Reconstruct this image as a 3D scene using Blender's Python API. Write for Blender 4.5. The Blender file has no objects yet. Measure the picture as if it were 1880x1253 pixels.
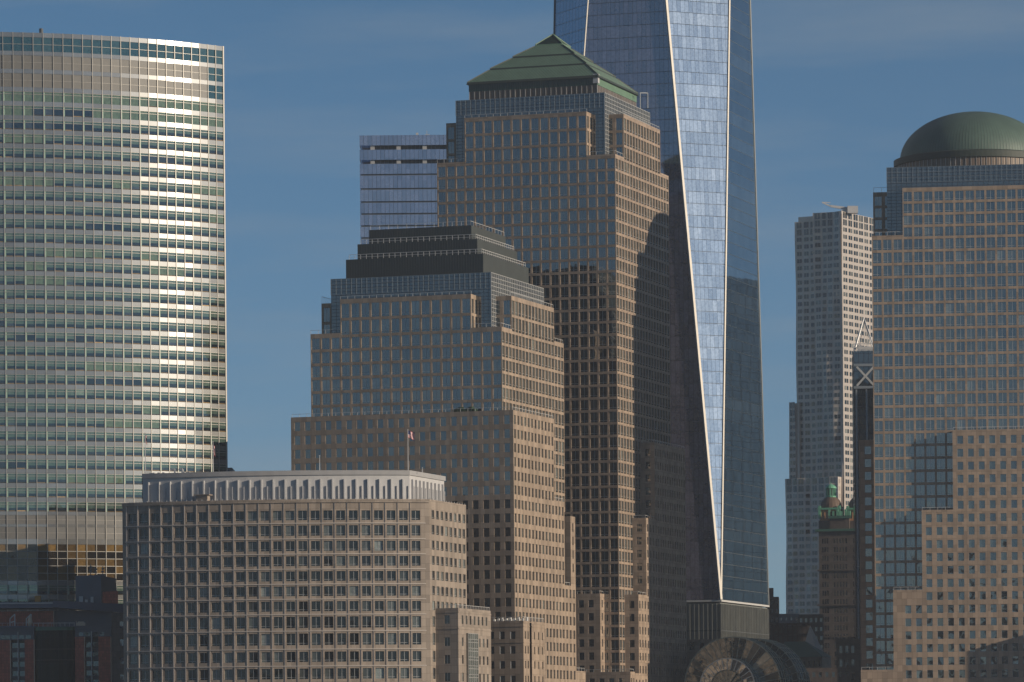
import bpy, math, random
import numpy as np
from mathutils import Matrix, Vector
from mathutils.bvhtree import BVHTree
random.seed(7)
SC = bpy.context.scene
COL = SC.collection
R = math.radians

# ------------------------------------------------------------------ camera
FOC, HOR, ROLL, CZ = 8600.0, 1410.0, 0.0088, 6.0     # focal length and horizon row in photo pixels, roll, eye height
cam = bpy.data.cameras.new('camera'); camo = bpy.data.objects.new('camera', cam); COL.objects.link(camo)
cam.sensor_width = 36; cam.lens = FOC * 36 / 1880; cam.shift_y = (HOR - 626.5) / 1880
cam.clip_start = 1; cam.clip_end = 60000
camo.location = (0, 0, CZ)
camo.rotation_euler = (Matrix.Rotation(R(90), 3, 'X') @ Matrix.Rotation(-ROLL, 3, 'Z')).to_euler()
SC.camera = camo

# ------------------------------------------------------------------ light
SUN_AZ, SUN_EL = 66.0, 14.5          # azimuth measured from straight behind the camera towards the right
sd = Vector((math.sin(R(SUN_AZ)) * math.cos(R(SUN_EL)), -math.cos(R(SUN_AZ)) * math.cos(R(SUN_EL)), math.sin(R(SUN_EL))))
sun = bpy.data.lights.new('sun', 'SUN'); suno = bpy.data.objects.new('sun', sun); COL.objects.link(suno)
sun.energy = 5.0; sun.angle = R(0.5); sun.color = (1.0, 0.84, 0.64)
suno.rotation_euler = sd.to_track_quat('Z', 'Y').to_euler(); suno.location = (300, -300, 400)
world = bpy.data.worlds.new('World'); SC.world = world; world.use_nodes = True
nt = world.node_tree; N = nt.nodes; LK = nt.links
for n in list(N): N.remove(n)
wo = N.new('ShaderNodeOutputWorld'); bg = N.new('ShaderNodeBackground'); sky = N.new('ShaderNodeTexSky')
sky.sky_type = 'NISHITA'; sky.sun_disc = False
sky.sun_elevation = R(SUN_EL); sky.sun_rotation = math.atan2(sd.x, sd.y)
sky.altitude = 0; sky.air_density = 0.55; sky.dust_density = 0.08; sky.ozone_density = 3.5
bg.inputs['Strength'].default_value = 0.070
# thin cirrus streaks, part of the sky itself
tc = N.new('ShaderNodeTexCoord'); mp = N.new('ShaderNodeMapping'); nz = N.new('ShaderNodeTexNoise')
mp.inputs['Scale'].default_value = (5, 5, 42); mp.inputs['Rotation'].default_value = (0.0, R(5), 0)
nz.inputs['Scale'].default_value = 1.6; nz.inputs['Detail'].default_value = 7; nz.inputs['Roughness'].default_value = 0.58
rp = N.new('ShaderNodeValToRGB'); rp.color_ramp.elements[0].position = 0.45; rp.color_ramp.elements[1].position = 0.80
rp.color_ramp.elements[0].color = (0, 0, 0, 1); rp.color_ramp.elements[1].color = (0.38, 0.38, 0.38, 1)
mx = N.new('ShaderNodeMixRGB'); mx.inputs[2].default_value = (3.9, 4.5, 5.0, 1)
hs = N.new('ShaderNodeHueSaturation'); hs.inputs['Hue'].default_value = 0.488; hs.inputs['Saturation'].default_value = 1.06; hs.inputs['Value'].default_value = 1.0
LK.new(tc.outputs['Generated'], mp.inputs[0]); LK.new(mp.outputs[0], nz.inputs[0]); LK.new(nz.outputs[0], rp.inputs[0])
LK.new(sky.outputs[0], hs.inputs['Color']); LK.new(hs.outputs[0], mx.inputs[1]); LK.new(rp.outputs[0], mx.inputs[0])
LK.new(mx.outputs[0], bg.inputs[0]); LK.new(bg.outputs[0], wo.inputs[0])
SC.view_settings.view_transform = 'Standard'; SC.view_settings.look = 'None'
SC.view_settings.exposure = 0.0; SC.view_settings.gamma = 1

# ------------------------------------------------------------------ photo geometry helpers
def uv(px, py):                       # photo pixel -> level camera plane (right, up) in pixels
    dx, dy = px - 940.0, py - HOR
    return dx - ROLL * dy, -dy - ROLL * dx
def topx(X, Y, Z):
    u, v = X / Y * FOC, (Z - CZ) / Y * FOC
    dy = -(v + ROLL * u); return 940 + u + ROLL * dy, HOR + dy
def zat(px, py, Y): return CZ + uv(px, py)[1] * Y / FOC

# ------------------------------------------------------------------ materials
def mat(name):
    m = bpy.data.materials.new(name); m.use_nodes = True
    nt = m.node_tree
    for n in list(nt.nodes): nt.nodes.remove(n)
    return m, nt, nt.nodes.new('ShaderNodeOutputMaterial')
def math_(nt, op, a, b=None, c=None):
    n = nt.nodes.new('ShaderNodeMath'); n.operation = op
    for i, v in enumerate((a, b, c)):
        if v is None: continue
        if isinstance(v, (int, float)): n.inputs[i].default_value = v
        else: nt.links.new(v, n.inputs[i])
    return n.outputs[0]
def mixc(nt, fac, a, b, mode='MIX'):
    n = nt.nodes.new('ShaderNodeMixRGB'); n.blend_type = mode
    for i, v in enumerate((fac, a, b)):
        if isinstance(v, (int, float)): n.inputs[i].default_value = v
        elif isinstance(v, tuple): n.inputs[i].default_value = (*v, 1)
        else: nt.links.new(v, n.inputs[i])
    return n.outputs[0]
def noise(nt, vec, scale, detail=3, out=0):
    n = nt.nodes.new('ShaderNodeTexNoise'); n.inputs['Scale'].default_value = scale; n.inputs['Detail'].default_value = detail
    if vec is not None: nt.links.new(vec, n.inputs['Vector'])
    return n.outputs[out]
def rnd(nt):                          # one random number per separate object and per loose piece of a mesh
    oi = nt.nodes.new('ShaderNodeObjectInfo'); ge = nt.nodes.new('ShaderNodeNewGeometry')
    s = math_(nt, 'MULTIPLY_ADD', ge.outputs['Random Per Island'], 7.13, oi.outputs['Random'])
    return math_(nt, 'FRACT', s)
def gpos(nt): return nt.nodes.new('ShaderNodeNewGeometry').outputs['Position']
def plain(name, col, rough=0.6, metal=0.0, spec=0.4, var=0.12, vs=0.35):
    m, nt, o = mat(name)
    b = nt.nodes.new('ShaderNodeBsdfPrincipled')
    b.inputs['Roughness'].default_value = rough; b.inputs['Metallic'].default_value = metal
    b.inputs['Specular IOR Level'].default_value = spec
    f = noise(nt, gpos(nt), vs, 5)
    c = mixc(nt, f, tuple(x * (1 - var) for x in col), tuple(min(1, x * (1 + var)) for x in col))
    nt.links.new(c, b.inputs['Base Color']); nt.links.new(b.outputs[0], o.inputs[0])
    return m
def stone(name, col, bay, floor, joint=0.50, var=0.19, half=True):
    """granite cladding: panel joints at every bay and floor division, each panel a slightly different tone, streaks of wear"""
    m, nt, o = mat(name)
    b = nt.nodes.new('ShaderNodeBsdfPrincipled'); b.inputs['Roughness'].default_value = 0.55
    b.inputs['Specular IOR Level'].default_value = 0.35
    tcn = nt.nodes.new('ShaderNodeTexCoord'); sp = nt.nodes.new('ShaderNodeSeparateXYZ'); nt.links.new(tcn.outputs['Object'], sp.inputs[0])
    h = math_(nt, 'ADD', sp.outputs[0], sp.outputs[1])
    hx = math_(nt, 'DIVIDE', h, bay * (0.5 if half else 1)); vz = math_(nt, 'DIVIDE', sp.outputs[2], floor * 0.5)
    fx = math_(nt, 'ABSOLUTE', math_(nt, 'SUBTRACT', math_(nt, 'FRACT', hx), 0.5)); fz = math_(nt, 'ABSOLUTE', math_(nt, 'SUBTRACT', math_(nt, 'FRACT', vz), 0.5))
    lx = math_(nt, 'GREATER_THAN', fx, 0.5 - 0.05 / bay); lz = math_(nt, 'GREATER_THAN', fz, 0.5 - 0.06 / floor)
    line = math_(nt, 'MAXIMUM', lx, lz)
    cb = nt.nodes.new('ShaderNodeCombineXYZ'); nt.links.new(math_(nt, 'FLOOR', hx), cb.inputs[0]); nt.links.new(math_(nt, 'FLOOR', vz), cb.inputs[1])
    wn = nt.nodes.new('ShaderNodeTexWhiteNoise'); nt.links.new(cb.outputs[0], wn.inputs['Vector'])
    c = mixc(nt, wn.outputs['Value'], tuple(x * (1 - var) for x in col), tuple(x * (1 + var) for x in col))
    big = noise(nt, gpos(nt), 0.05, 6)
    c = mixc(nt, big, mixc(nt, 1.0, c, (0.78, 0.78, 0.80), 'MULTIPLY'), mixc(nt, 1.0, c, (1.16, 1.14, 1.11), 'MULTIPLY'))
    mpn = nt.nodes.new('ShaderNodeMapping'); mpn.inputs['Scale'].default_value = (1.6, 1.6, 0.07); nt.links.new(gpos(nt), mpn.inputs[0])
    st = noise(nt, mpn.outputs[0], 1.0, 4)
    c = mixc(nt, math_(nt, 'MULTIPLY', st, 0.55), c, mixc(nt, 1.0, c, (0.6, 0.58, 0.58), 'MULTIPLY'))
    c = mixc(nt, line, c, mixc(nt, 1.0, c, (joint,) * 3, 'MULTIPLY'))
    nt.links.new(c, b.inputs['Base Color']); nt.links.new(b.outputs[0], o.inputs[0])
    return m
def glass(name, dark, light, tint=(0.80, 0.82, 0.80), refl=0.30, warp=0.012, wscale=0.35, rough=0.03, p=0.55, lines=None, tilt=0.006, fm=0.8):
    """curtain-wall glass in daylight: mirror reflection over an interior that differs from pane to pane, panes a little warped"""
    m, nt, o = mat(name)
    r = rnd(nt)
    rpn = nt.nodes.new('ShaderNodeValToRGB'); rpn.color_ramp.elements[0].position = p; rpn.color_ramp.elements[1].position = 1.0
    rpn.color_ramp.elements[0].color = (*dark, 1); rpn.color_ramp.elements[1].color = (*light, 1)
    if not lines: e3_ = rpn.color_ramp.elements.new(0.94 if p > .3 else 0.99); e3_.color = (*(a * .8 + c * .2 for a, c in zip(light, dark)), 1); rpn.color_ramp.elements[2].color = (*(min(1, x * 1.9) for x in light), 1)
    nt.links.new(r, rpn.inputs[0])
    inner = nt.nodes.new('ShaderNodeBsdfDiffuse')
    ins = noise(nt, gpos(nt), 1.3, 3)
    ic = mixc(nt, ins, mixc(nt, 1.0, rpn.outputs[0], (0.45,) * 3, 'MULTIPLY'), mixc(nt, 1.0, rpn.outputs[0], (1.5,) * 3, 'MULTIPLY'))
    gl = nt.nodes.new('ShaderNodeBsdfGlossy'); gl.inputs['Roughness'].default_value = rough
    gl.inputs['Color'].default_value = (*tint, 1)
    # warped normal
    ge = nt.nodes.new('ShaderNodeNewGeometry')
    nn = nt.nodes.new('ShaderNodeTexNoise'); nn.inputs['Scale'].default_value = wscale; nn.inputs['Detail'].default_value = 1.5
    nt.links.new(ge.outputs['Position'], nn.inputs['Vector'])
    def vm(op, a, b):
        n = nt.nodes.new('ShaderNodeVectorMath'); n.operation = op
        for i, v in enumerate((a, b)):
            if isinstance(v, tuple): n.inputs[i].default_value = v
            elif v is not None: nt.links.new(v, n.inputs[i])
        return n.outputs[0]
    off = vm('MULTIPLY', vm('SUBTRACT', nn.outputs['Color'], (0.5, 0.5, 0.5)), (warp * 2, warp * 2, warp * 1.6))
    wn = nt.nodes.new('ShaderNodeTexWhiteNoise'); wn.noise_dimensions = '1D'; nt.links.new(r, wn.inputs['W'])
    off2 = vm('MULTIPLY', vm('SUBTRACT', wn.outputs['Color'], (0.5, 0.5, 0.5)), (tilt * 2,) * 3)
    nrm = vm('NORMALIZE', vm('ADD', vm('ADD', ge.outputs['Normal'], off), off2), None)
    nt.links.new(nrm, gl.inputs['Normal'])
    lw = nt.nodes.new('ShaderNodeLayerWeight'); lw.inputs[0].default_value = 0.35
    fac = math_(nt, 'MULTIPLY_ADD', lw.outputs['Fresnel'], fm, refl)
    fac = math_(nt, 'MINIMUM', fac, 0.95)
    if lines:                          # fine mullions of a curtain wall too thin to pick apart: (spacing, height, half, direction x, direction y)
        sx, sz, wx, dx, dy = lines
        sp = nt.nodes.new('ShaderNodeSeparateXYZ'); nt.links.new(ge.outputs['Position'], sp.inputs[0])
        h = math_(nt, 'ADD', math_(nt, 'MULTIPLY', sp.outputs[0], dx), math_(nt, 'MULTIPLY', sp.outputs[1], dy))
        f1 = math_(nt, 'ABSOLUTE', math_(nt, 'SUBTRACT', math_(nt, 'FRACT', math_(nt, 'DIVIDE', h, sx)), 0.5))
        ln = math_(nt, 'GREATER_THAN', f1, 0.5 - wx / sx)
        if sz:
            f2 = math_(nt, 'ABSOLUTE', math_(nt, 'SUBTRACT', math_(nt, 'FRACT', math_(nt, 'DIVIDE', sp.outputs[2], sz)), 0.5))
            ln = math_(nt, 'MAXIMUM', ln, math_(nt, 'GREATER_THAN', f2, 0.5 - wx / sz))
        # each pane its own brightness
        cb = nt.nodes.new('ShaderNodeCombineXYZ'); nt.links.new(math_(nt, 'FLOOR', math_(nt, 'DIVIDE', h, sx)), cb.inputs[0])
        nt.links.new(math_(nt, 'FLOOR', math_(nt, 'DIVIDE', sp.outputs[2], sz or 4.0)), cb.inputs[1])
        w2 = nt.nodes.new('ShaderNodeTexWhiteNoise'); nt.links.new(cb.outputs[0], w2.inputs['Vector'])
        ic = mixc(nt, w2.outputs['Value'], mixc(nt, 1.0, ic, (0.72,) * 3, 'MULTIPLY'), mixc(nt, 1.0, ic, (1.35,) * 3, 'MULTIPLY'))
        ic = mixc(nt, ln, ic, (0.03, 0.035, 0.05))
        fac = math_(nt, 'MULTIPLY', fac, math_(nt, 'SUBTRACT', 1.0, math_(nt, 'MULTIPLY', ln, 0.75)))
    nt.links.new(ic, inner.inputs[0])
    ms = nt.nodes.new('ShaderNodeMixShader'); nt.links.new(fac, ms.inputs[0])
    nt.links.new(inner.outputs[0], ms.inputs[1]); nt.links.new(gl.outputs[0], ms.inputs[2]); nt.links.new(ms.outputs[0], o.inputs[0])
    return m
def ribbed(name, col, step, depth=0.6, rough=0.5, metal=0.0, vert=True, dx=0.949, dy=-0.314, radial=None, spec=0.4):
    """standing-seam metal or louvres: fine evenly spaced seams as colour and relief"""
    m, nt, o = mat(name)
    b = nt.nodes.new('ShaderNodeBsdfPrincipled'); b.inputs['Roughness'].default_value = rough; b.inputs['Metallic'].default_value = metal
    b.inputs['Specular IOR Level'].default_value = spec
    tcn = nt.nodes.new('ShaderNodeTexCoord'); sp = nt.nodes.new('ShaderNodeSeparateXYZ'); nt.links.new(tcn.outputs['Object'], sp.inputs[0])
    if radial: h = math_(nt, 'MULTIPLY', math_(nt, 'ARCTAN2', sp.outputs[1], sp.outputs[0]), radial)
    elif vert: h = math_(nt, 'ADD', sp.outputs[0], sp.outputs[1])
    else: h = sp.outputs[2]
    f = math_(nt, 'PINGPONG', h, step / 2); f = math_(nt, 'DIVIDE', f, step / 2)
    k = math_(nt, 'POWER', f, 5.0)
    mpn = nt.nodes.new('ShaderNodeMapping'); mpn.inputs['Scale'].default_value = (1.2, 1.2, 0.12); nt.links.new(gpos(nt), mpn.inputs[0])
    c0 = mixc(nt, noise(nt, gpos(nt), 0.25, 6), tuple(x * 0.72 for x in col), tuple(x * 1.28 for x in col))
    c0 = mixc(nt, math_(nt, 'MULTIPLY', noise(nt, mpn.outputs[0], 1.0, 5), 0.6), c0, mixc(nt, 1.0, c0, (0.62, 0.66, 0.66), 'MULTIPLY'))
    c = mixc(nt, k, c0, mixc(nt, 1.0, c0, (depth,) * 3, 'MULTIPLY'))
    bp = nt.nodes.new('ShaderNodeBump'); bp.inputs['Strength'].default_value = 0.5; bp.inputs['Distance'].default_value = 0.1
    nt.links.new(k, bp.inputs['Height']); nt.links.new(bp.outputs[0], b.inputs['Normal'])
    nt.links.new(c, b.inputs['Base Color']); nt.links.new(b.outputs[0], o.inputs[0])
    return m
def metalpanel(name, col, rough, metal=0.85, tiltv=0.02, var=0.2):
    """metal cladding whose panels sit at slightly different angles"""
    m, nt, o = mat(name)
    b = nt.nodes.new('ShaderNodeBsdfPrincipled'); b.inputs['Roughness'].default_value = rough; b.inputs['Metallic'].default_value = metal
    r = rnd(nt); ge = nt.nodes.new('ShaderNodeNewGeometry')
    wn = nt.nodes.new('ShaderNodeTexWhiteNoise'); wn.noise_dimensions = '1D'; nt.links.new(r, wn.inputs['W'])
    a = nt.nodes.new('ShaderNodeVectorMath'); a.operation = 'MULTIPLY_ADD'
    a.inputs[1].default_value = (tiltv * 2,) * 3; nt.links.new(wn.outputs['Color'], a.inputs[0]); nt.links.new(ge.outputs['Normal'], a.inputs[2])
    s = nt.nodes.new('ShaderNodeVectorMath'); s.operation = 'SUBTRACT'; s.inputs[1].default_value = (tiltv,) * 3
    nt.links.new(a.outputs[0], s.inputs[0])
    nn = nt.nodes.new('ShaderNodeVectorMath'); nn.operation = 'NORMALIZE'; nt.links.new(s.outputs[0], nn.inputs[0]); nt.links.new(nn.outputs[0], b.inputs['Normal'])
    c = mixc(nt, r, tuple(x * (1 - var) for x in col), tuple(x * (1 + var) for x in col))
    c = mixc(nt, noise(nt, gpos(nt), 0.6, 4), mixc(nt, 1.0, c, (0.9,) * 3, 'MULTIPLY'), mixc(nt, 1.0, c, (1.08,) * 3, 'MULTIPLY'))
    nt.links.new(c, b.inputs['Base Color']); nt.links.new(b.outputs[0], o.inputs[0])
    return m

M = {}
M['asphalt'] = plain('asphalt', (0.06, 0.06, 0.065), 0.9)
M['river'] = plain('river_water', (0.03, 0.05, 0.06), 0.15)
M['granite_tower'] = stone('pink_granite_tower', (0.34, 0.265, 0.205), 3.0, 3.85)
M['granite_low'] = stone('pink_granite_base', (0.365, 0.285, 0.22), 3.0, 3.95)
M['granite_mid'] = stone('brown_granite', (0.34, 0.27, 0.21), 3.0, 4.0)
M['granite_front'] = stone('grey_brown_granite', (0.30, 0.255, 0.215), 3.44, 4.2)
M['rib'] = plain('light_granite_rib', (0.42, 0.38, 0.35), 0.6)
M['white_wall'] = plain('pale_metal_wall', (0.44, 0.44, 0.45), 0.5)
M['roof_grey'] = plain('grey_roof_band', (0.30, 0.30, 0.31), 0.6)
M['roof_dark'] = plain('dark_roofing', (0.10, 0.10, 0.10), 0.8)
M['mullion'] = plain('window_frame_metal', (0.42, 0.42, 0.42), 0.4, 0.3)
M['mull_dark'] = plain('dark_frame', (0.10, 0.11, 0.12), 0.4, 0.3)
M['rail'] = plain('galvanised_rail', (0.55, 0.55, 0.55), 0.5, 0.2)
M['steel'] = plain('stainless_edge', (0.42, 0.40, 0.37), 0.5, 0.2)
M['glass_w'] = glass('tower_window_glass', (0.02, 0.03, 0.032), (0.09, 0.105, 0.10), refl=0.24, p=.4, warp=.025)
M['glass_low'] = glass('low_window_glass', (0.010, 0.016, 0.022), (0.07, 0.09, 0.09), refl=0.20, warp=0.03, wscale=0.3)
M['glass_ny'] = glass('front_window_glass', (0.010, 0.013, 0.015), (0.12, 0.14, 0.14), refl=0.03, p=0.35, fm=.6)
M['glass_core'] = glass('glass_corner_shaft', (0.03, 0.04, 0.05), (0.07, 0.08, 0.09), refl=0.17, lines=(1.5, 1.0, 0.07, 0.949, -0.314))
M['glass_core2'] = glass('glass_corner_shaft_grid', (0.03, 0.04, 0.05), (0.07, 0.08, 0.09), refl=0.17, lines=(1.5, 1.3, 0.09, 0.6, 0.8))
M['plant'] = plain('dark_green_planting', (0.02, 0.045, 0.02), 0.9, var=0.5)
M['plant_blue'] = plain('blue_grey_cladding', (0.10, 0.125, 0.16), 0.45, 0.2)
M['flank'] = plain('polished_flank', (0.16, 0.17, 0.19), 0.25, 0.7)
M['bay_glass'] = glass('bay_window_glass', (0.05, 0.06, 0.06), (0.20, 0.22, 0.20), refl=0.15, lines=(1.1, 2.4, 0.05, 0.314, 0.949), p=0.2)

# ------------------------------------------------------------------ mesh helpers
class MB:
    def __init__(s): s.v = []; s.f = []; s.m = []
    def quad(s, a, b, c, d, m=0):
        n = len(s.v); s.v += [a, b, c, d]; s.f.append((n, n + 1, n + 2, n + 3)); s.m.append(m); return s
    def poly(s, pts, m=0):
        n = len(s.v); s.v += list(pts); s.f.append(tuple(range(n, n + len(pts)))); s.m.append(m); return s
    def box(s, x0, x1, y0, y1, z0, z1, m=0, skip=''):
        n = len(s.v)
        s.v += [(x0, y0, z0), (x1, y0, z0), (x1, y1, z0), (x0, y1, z0), (x0, y0, z1), (x1, y0, z1), (x1, y1, z1), (x0, y1, z1)]
        for k, q in (('f', (0, 1, 5, 4)), ('r', (1, 2, 6, 5)), ('b', (2, 3, 7, 6)), ('l', (3, 0, 4, 7)), ('t', (4, 5, 6, 7)), ('d', (3, 2, 1, 0))):
            if k not in skip: s.f.append(tuple(n + i for i in q)); s.m.append(m)
        return s
    def prism(s, pts, z0, z1, m=0, cap=True, bottom=False):
        k = len(pts); n = len(s.v)
        s.v += [(p[0], p[1], z0) for p in pts] + [(p[0], p[1], z1) for p in pts]
        for i in range(k):
            j = (i + 1) % k; s.f.append((n + i, n + j, n + k + j, n + k + i)); s.m.append(m)
        if cap: s.f.append(tuple(n + k + i for i in range(k))); s.m.append(m)
        if bottom: s.f.append(tuple(n + k - 1 - i for i in range(k))); s.m.append(m)
        return s
    def beam(s, a, b, w, m=0, w2=None, up=(0, 0, 1)):
        a = Vector(a); b = Vector(b); d = (b - a).normalized(); u = Vector(up)
        if abs(d.dot(u)) > 0.98: u = Vector((0, 1, 0))
        x = d.cross(u).normalized(); y = x.cross(d).normalized(); w2 = w if w2 is None else w2
        n = len(s.v)
        for p, ww in ((a, w), (b, w2)):
            for i, j in ((-1, -1), (1, -1), (1, 1), (-1, 1)): s.v.append(tuple(p + x * i * ww / 2 + y * j * ww / 2))
        for q in ((0, 1, 5, 4), (1, 2, 6, 5), (2, 3, 7, 6), (3, 0, 4, 7), (3, 2, 1, 0), (4, 5, 6, 7)):
            s.f.append(tuple(n + i for i in q)); s.m.append(m)
        return s
    def mesh(s, name, mats):
        used = sorted({i for f in s.f for i in f})
        if len(used) < len(s.v): mp_ = {q: i for i, q in enumerate(used)}; s.v = [s.v[q] for q in used]; s.f = [tuple(mp_[i] for i in f) for f in s.f]
        me = bpy.data.meshes.new(name); me.from_pydata([tuple(map(float, v)) for v in s.v], [], s.f)
        for m in mats: me.materials.append(M[m] if isinstance(m, str) else m)
        if len(mats) > 1: me.polygons.foreach_set('material_index', s.m)
        me.update(); return me
SOLID = []                                   # walls that hide things behind them
def obj(name, me, parent=None, loc=None, rotz=0.0, solid=False, kind=None, label=None, cat=None, group=None):
    if isinstance(me, tuple): me = me[0].mesh(name, me[1])
    o = bpy.data.objects.new(name, me); COL.objects.link(o)
    if parent is not None: o.parent = parent
    if loc is not None: o.location = loc
    if rotz: o.rotation_euler = (0, 0, rotz)
    if solid: SOLID.append(o)
    if kind: o['kind'] = kind
    if label: o['label'] = label
    if cat: o['category'] = cat
    if group: o['group'] = group
    return o
PLACED = {}                                  # (parent, name) -> list of (mesh, matrix, w, h)
def place(parent, name, me, mtx, w, h): PLACED.setdefault((parent, name), []).append((me, mtx, w, h))

class B:
    """a thing with its own frame: x runs along its front face (to the right), y along its right face (away), origin at a ground corner"""
    def __init__(s, name, label, cat, px, py, D, rot=-18.3, group=None, shift=(0, 0)):
        u = uv(px, py)[0]; s.th = R(rot)
        s.ex = Vector((math.cos(s.th), math.sin(s.th))); s.ey = Vector((-math.sin(s.th), math.cos(s.th)))
        s.C = Vector((u * D / FOC, D)) - s.ex * shift[0] - s.ey * shift[1]
        s.e = bpy.data.objects.new(name, None); COL.objects.link(s.e)
        s.e.location = (s.C.x, s.C.y, 0); s.e.rotation_euler = (0, 0, s.th)
        s.e['label'] = label; s.e['category'] = cat
        if group: s.e['group'] = group
        s.name = name
    def w(s, x, y): p = s.C + s.ex * x + s.ey * y; return p
    def z(s, px, py, x=0, y=0): return zat(px, py, s.w(x, y).y)
    def fx(s, px, py, y=0):                  # local x seen at a photo pixel in the plane y = const
        k = uv(px, py)[0] / FOC; P = s.C + s.ey * y
        return (k * P.y - P.x) / (s.ex.x - k * s.ex.y)
    def ry(s, px, py, x=0):
        k = uv(px, py)[0] / FOC; P = s.C + s.ex * x
        return (k * P.y - P.x) / (s.ey.x - k * s.ey.y)
    def part(s, name, mb, mats, parent=None, **k): return obj(name, (mb, mats), parent or s.e, **k)

_wm = {}
def win_mesh(style, w, h, g, fr='mullion'):
    """a window seen from outside, centred, facing -y; y = 0 is the wall plane"""
    key = (style, round(w, 3), round(h, 3), g, fr)
    if key in _wm: return _wm[key]
    b = MB(); W, H = w / 2, h / 2
    b.quad((-W, 0.28, -H), (W, 0.28, -H), (W, 0.28, H), (-W, 0.28, H), 0)
    t = 0.05
    def bar(x0, x1, z0, z1, d=0.2): b.box(x0, x1, d, 0.275, z0, z1, 1, 'b')
    if style in ('double', 'twin'):
        bar(-t, t, -H, H)
    if style == 'double':
        z = -H + h * 0.17; bar(-W, -t - .003, z - .04, z + .04); bar(t + .003, W, z - .04, z + .04)
    if style == 'double3':
        bar(-t, t, -H, H); z = -H + h * 0.15; bar(-W, -t - .003, z - .04, z + .04); bar(t + .003, W, z - .04, z + .04)
        z = H - h * 0.14; bar(-W, -t - .003, z - .04, z + .04); bar(t + .003, W, z - .04, z + .04)
    if style == 'narrow':
        z = -H + h * 0.2; bar(-W, W, z - .045, z + .045); bar(-.03, .03, z + .048, H)
    if style == 'frame':
        bar(-W, -W + .09, -H, H); bar(W - .09, W, -H, H); bar(-W + .093, W - .093, H - .09, H); bar(-W + .093, W - .093, -H, -H + .09)
    if style == 'edge':                       # light jamb on the left reveal
        b.box(-W + .003, -W + .16, 0.02, 0.275, -H, H, 1, 'b')
    me = b.mesh('window', [g, fr]); _wm[key] = me; return me

def spans(a, b, n, w, m0=0.0, m1=0.0):
    """n openings of width w evenly spaced between a+m0 and b-m1"""
    p = (b - a - m0 - m1) / n
    return [(a + m0 + p * (i + .5) - w / 2, a + m0 + p * (i + .5) + w / 2) for i in range(n)]
def rows(ztop, zbot, first, h, pitch):
    """openings downwards from ztop-first, each h high; returned bottom to top"""
    r = []; z = ztop - first
    while z - h > zbot + 0.3: r.append((z - h, z)); z -= pitch
    return r[::-1]

def facade(bd, side, off, a, b, z0, z1, cols, rws, mats, style='double', g='glass_w', fr='mullion', depth=0.3,
           parent=None, wname='window', skip=None, wall='wall', styler=None):
    """wall with real openings in one connected sheet with reveals. side F: plane y=off, runs along x; R: plane x=off, runs along y;
    L: plane x=off facing -x; K: plane y=off facing +y"""
    cols = [c for c in cols if c[0] > a + .02 and c[1] < b - .02]; rws = [r for r in rws if r[0] > z0 + .02 and r[1] < z1 - .02]
    xs = [a] + [v for c in cols for v in c] + [b]; zs = [z0] + [v for r in rws for v in r] + [z1]
    nx, nz = len(xs), len(zs)
    def P(x, d, z):                           # x along face, d depth inwards
        if side == 'F': return (x, off + d, z)
        if side == 'R': return (off - d, x, z)
        if side == 'L': return (off + d, x, z)
        return (x, off - d, z)
    fl = side in ('F', 'R')
    V = []; F = []; idx = {}
    def vid(i, k, d):
        q = (i, k, d)
        if q not in idx: idx[q] = len(V); V.append(P(xs[i], depth if d else 0, zs[k]))
        return idx[q]
    def face(*q): F.append(q if fl else q[::-1])
    def hole(i, k): return i % 2 == 1 and k % 2 == 1 and not (skip and skip((xs[i] + xs[i + 1]) / 2, (zs[k] + zs[k + 1]) / 2))
    for i in range(nx - 1):
        for k in range(nz - 1):
            if hole(i, k):
                face(vid(i, k, 0), vid(i, k, 1), vid(i, k + 1, 1), vid(i, k + 1, 0))
                face(vid(i + 1, k, 1), vid(i + 1, k, 0), vid(i + 1, k + 1, 0), vid(i + 1, k + 1, 1))
                face(vid(i, k, 0), vid(i + 1, k, 0), vid(i + 1, k, 1), vid(i, k, 1))
                face(vid(i, k + 1, 1), vid(i + 1, k + 1, 1), vid(i + 1, k + 1, 0), vid(i, k + 1, 0))
            else:
                face(vid(i, k, 0), vid(i + 1, k, 0), vid(i + 1, k + 1, 0), vid(i, k + 1, 0))
    me = bpy.data.meshes.new(wall); me.from_pydata(V, [], F); me.materials.append(M[mats]); me.update()
    o = obj(wall, me, parent or bd.e, solid=True)
    rot = {'F': 0, 'R': math.pi / 2, 'K': math.pi, 'L': -math.pi / 2}[side]
    RM = Matrix.Rotation(rot, 4, 'Z')
    for i in range(1, nx - 1, 2):
        for k in range(1, nz - 1, 2):
            if hole(i, k):
                w, h = xs[i + 1] - xs[i], zs[k + 1] - zs[k]; c = P((xs[i] + xs[i + 1]) / 2, 0, (zs[k] + zs[k + 1]) / 2)
                st, gg = (styler(i // 2, k // 2) if styler else (style, g))
                place(parent or bd.e, wname, win_mesh(st, w, h, gg, fr), Matrix.Translation(c) @ RM, w, h)
    return o
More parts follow.
